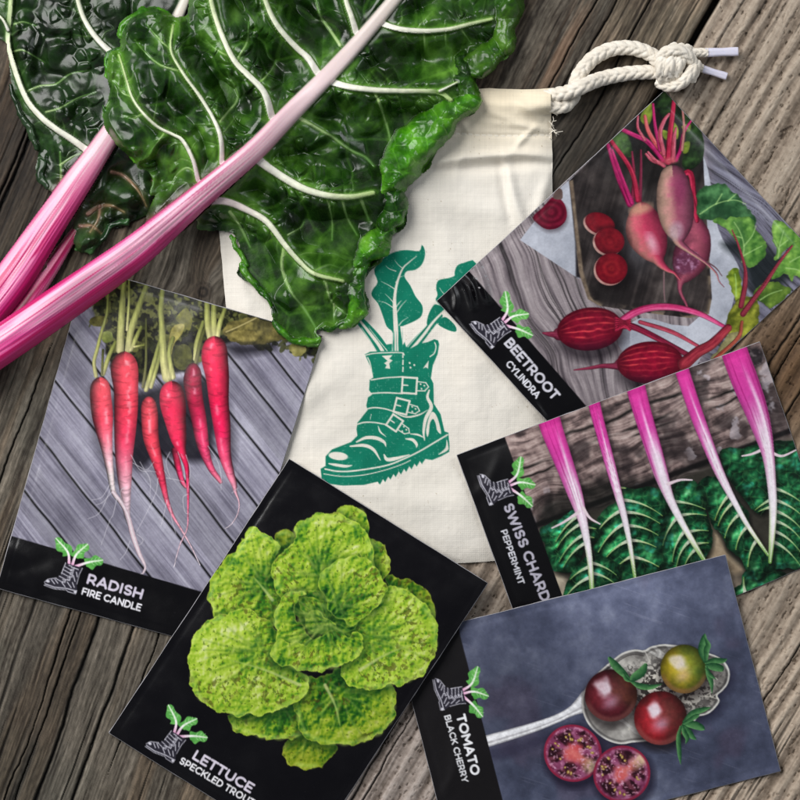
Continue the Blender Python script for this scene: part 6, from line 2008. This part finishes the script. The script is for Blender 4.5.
F1_ = veins([([(340, 45), (330, 30), (320, 15), (315, -6)], 1.6, 1.0), ([(297, 117), (312, 125), (332, 137), (350, 150), (365, 157), (374, 166)], 2.0, .9),
             ([(375, 92), (382, 110), (388, 130), (392, 150)], 1.6, .8), ([(180, 71), (160, 65), (145, 52), (135, 40)], 1.1, .5), ([(170, 49), (157, 37), (146, 24)], .9, .4),
             ([(220, 122), (228, 112), (236, 102), (237, 92), (227, 72)], 1.2, .6), ([(237, 60), (247, 42), (249, 22)], 1.2, .6), ([(258, 84), (270, 72), (276, 60)], .9, .4), ([(226, 55), (214, 48), (206, 40)], .9, .4),
             ([(342, 198), (347, 217), (357, 235)], 1.4, .7), ([(360, 197), (369, 220)], 1.9, 1.1), ([(327, 197), (332, 220), (332, 240)], 1.0, .5), ([(284, 249), (282, 267), (290, 290), (305, 310), (317, 330)], 1.8, .9),
             ([(325, 280), (332, 302), (350, 317)], 1.4, .8), ([(334, 304), (334, 322)], .9, .6), ([(230, 212), (240, 226), (250, 247)], 1.8, .8), ([(424, 33), (425, 50)], 1.1, .5), ([(445, 31), (446, 46)], 1.0, .5), ([(460, 28), (470, 42)], 1.0, .5),
             ([(432, 120), (438, 132), (440, 160), (436, 176)], .8, .5), ([(410, 130), (416, 156), (414, 180)], .8, .4), ([(132, 97), (122, 92), (114, 80)], .8, .4), ([(143, 113), (134, 118), (124, 116)], .8, .4), ([(166, 130), (158, 142), (150, 152)], .9, .4),
             ([(288, 235), (300, 228), (304, 222)], .9, .4), ([(196, 172), (186, 168), (176, 176), (170, 190)], 1.0, .5)])
FR1 = [[(196, 202), (214, 196), (204, 214), (188, 228), (168, 240), (148, 252), (138, 260), (142, 250), (166, 230)],
       [(146, 226), (150, 206), (160, 188), (172, 176), (190, 172), (200, 178), (190, 196), (168, 216)]]
LOBE = catmull([(119, 150), (104, 122), (105, 108), (112, 96), (105, 77), (107, 52), (119, 47), (121, 32), (132, 15), (150, 8), (166, 9), (182, 18), (186, 40), (192, 70), (200, 100), (200, 126), (188, 138), (174, 137), (160, 148), (152, 162), (138, 166), (130, 157)], 4, True)


def extra1(cv, z, din):
    d = -sd_poly(LOBE, cv.X, cv.Y)
    lobe = sm(-1.0, 6, d) * sm(215, 160, cv.X)
    z = z + 13 * lobe + 4 * np.exp(-((d - 6) / 5) ** 2) * sm(215, 150, cv.X)
    # lower lip on the bottom lobe, and the fold that hangs beside the lowest rib
    z = z - 7 * np.exp(-(((cv.X - 300) / 24) ** 2 + ((cv.Y - 245) / 20) ** 2))
    # deep pockets between the ribs on the far side
    for (a, b), sx, sy, amp in (((330, 115), 22, 16, 9), ((410, 60), 34, 14, 9), ((340, 165), 24, 14, 9), ((230, 100), 14, 24, 8), ((300, 20), 12, 22, 6), ((250, 100), 14, 14, 5), ((230, 20), 8, 20, 4), ((320, 235), 24, 20, 7), ((260, 240), 12, 18, 5)):
        z = z - amp * np.exp(-(((cv.X - a) / sx) ** 2 + ((cv.Y - b) / sy) ** 2))
    return z


ROLL1 = [
    [(520, -70, 13), (513, -30, 14), (509, 10, 14), (503, 42, 12)],
    [(502, 44, 9), (482, 60, 13), (460, 70, 9)],
    [(459, 60, 7), (463, 84, 13), (470, 98, 11)],
    [(470, 102, 12), (443, 116, 18), (420, 140, 22), (400, 170, 20), (386, 188, 12)],
    [(386, 184, 9), (396, 206, 13), (388, 226, 10)],
    [(390, 230, 9), (372, 247, 14), (360, 262, 9)],
    [(366, 260, 7), (354, 284, 12), (359, 310, 9), (352, 323, 5)],
    [(352, 321, 3.5), (336, 327, 3), (320, 330, 2.5)],
    [(238, 262, 2), (246, 277, 3.5), (260, 289, 3), (270, 304, 2.5)], [(274, 318, 2.5), (290, 337, 4), (306, 343, 3), (318, 340, 2)],
    [(232, 236, 2), (238, 252, 3), (244, 266, 2)],
    [(118, 148, 1.8), (107, 124, 2.5), (107, 110, 2)], [(108, 78, 2.5), (110, 54, 2.5), (118, 48, 2)], [(120, 34, 4), (134, 18, 7), (152, 12, 5), (166, 13, 3)],
    [(120, 150, 2), (132, 157, 2.5), (142, 166, 3.5), (152, 162, 3)],
    [(412, 32, 4), (424, 40, 5), (434, 38, 3)], [(446, 36, 3), (456, 42, 4.5), (468, 36, 3)],
]
build_leaf('chard_leaf', 'large glossy crinkled chard leaf across the bag, its long pink stalk running to the corner', (-94, -150, 540, 420), 0.75, OUT1, ST1, .60, R1, F1_, (6, 18, 3), (20, 50, 8), (88, 132, 44), 440, 3.5, ROLL1, ((14, 46, 4), (44, 98, 10), (104, 160, 46)), extra1, dome=26, frills=FR1, fold=19)
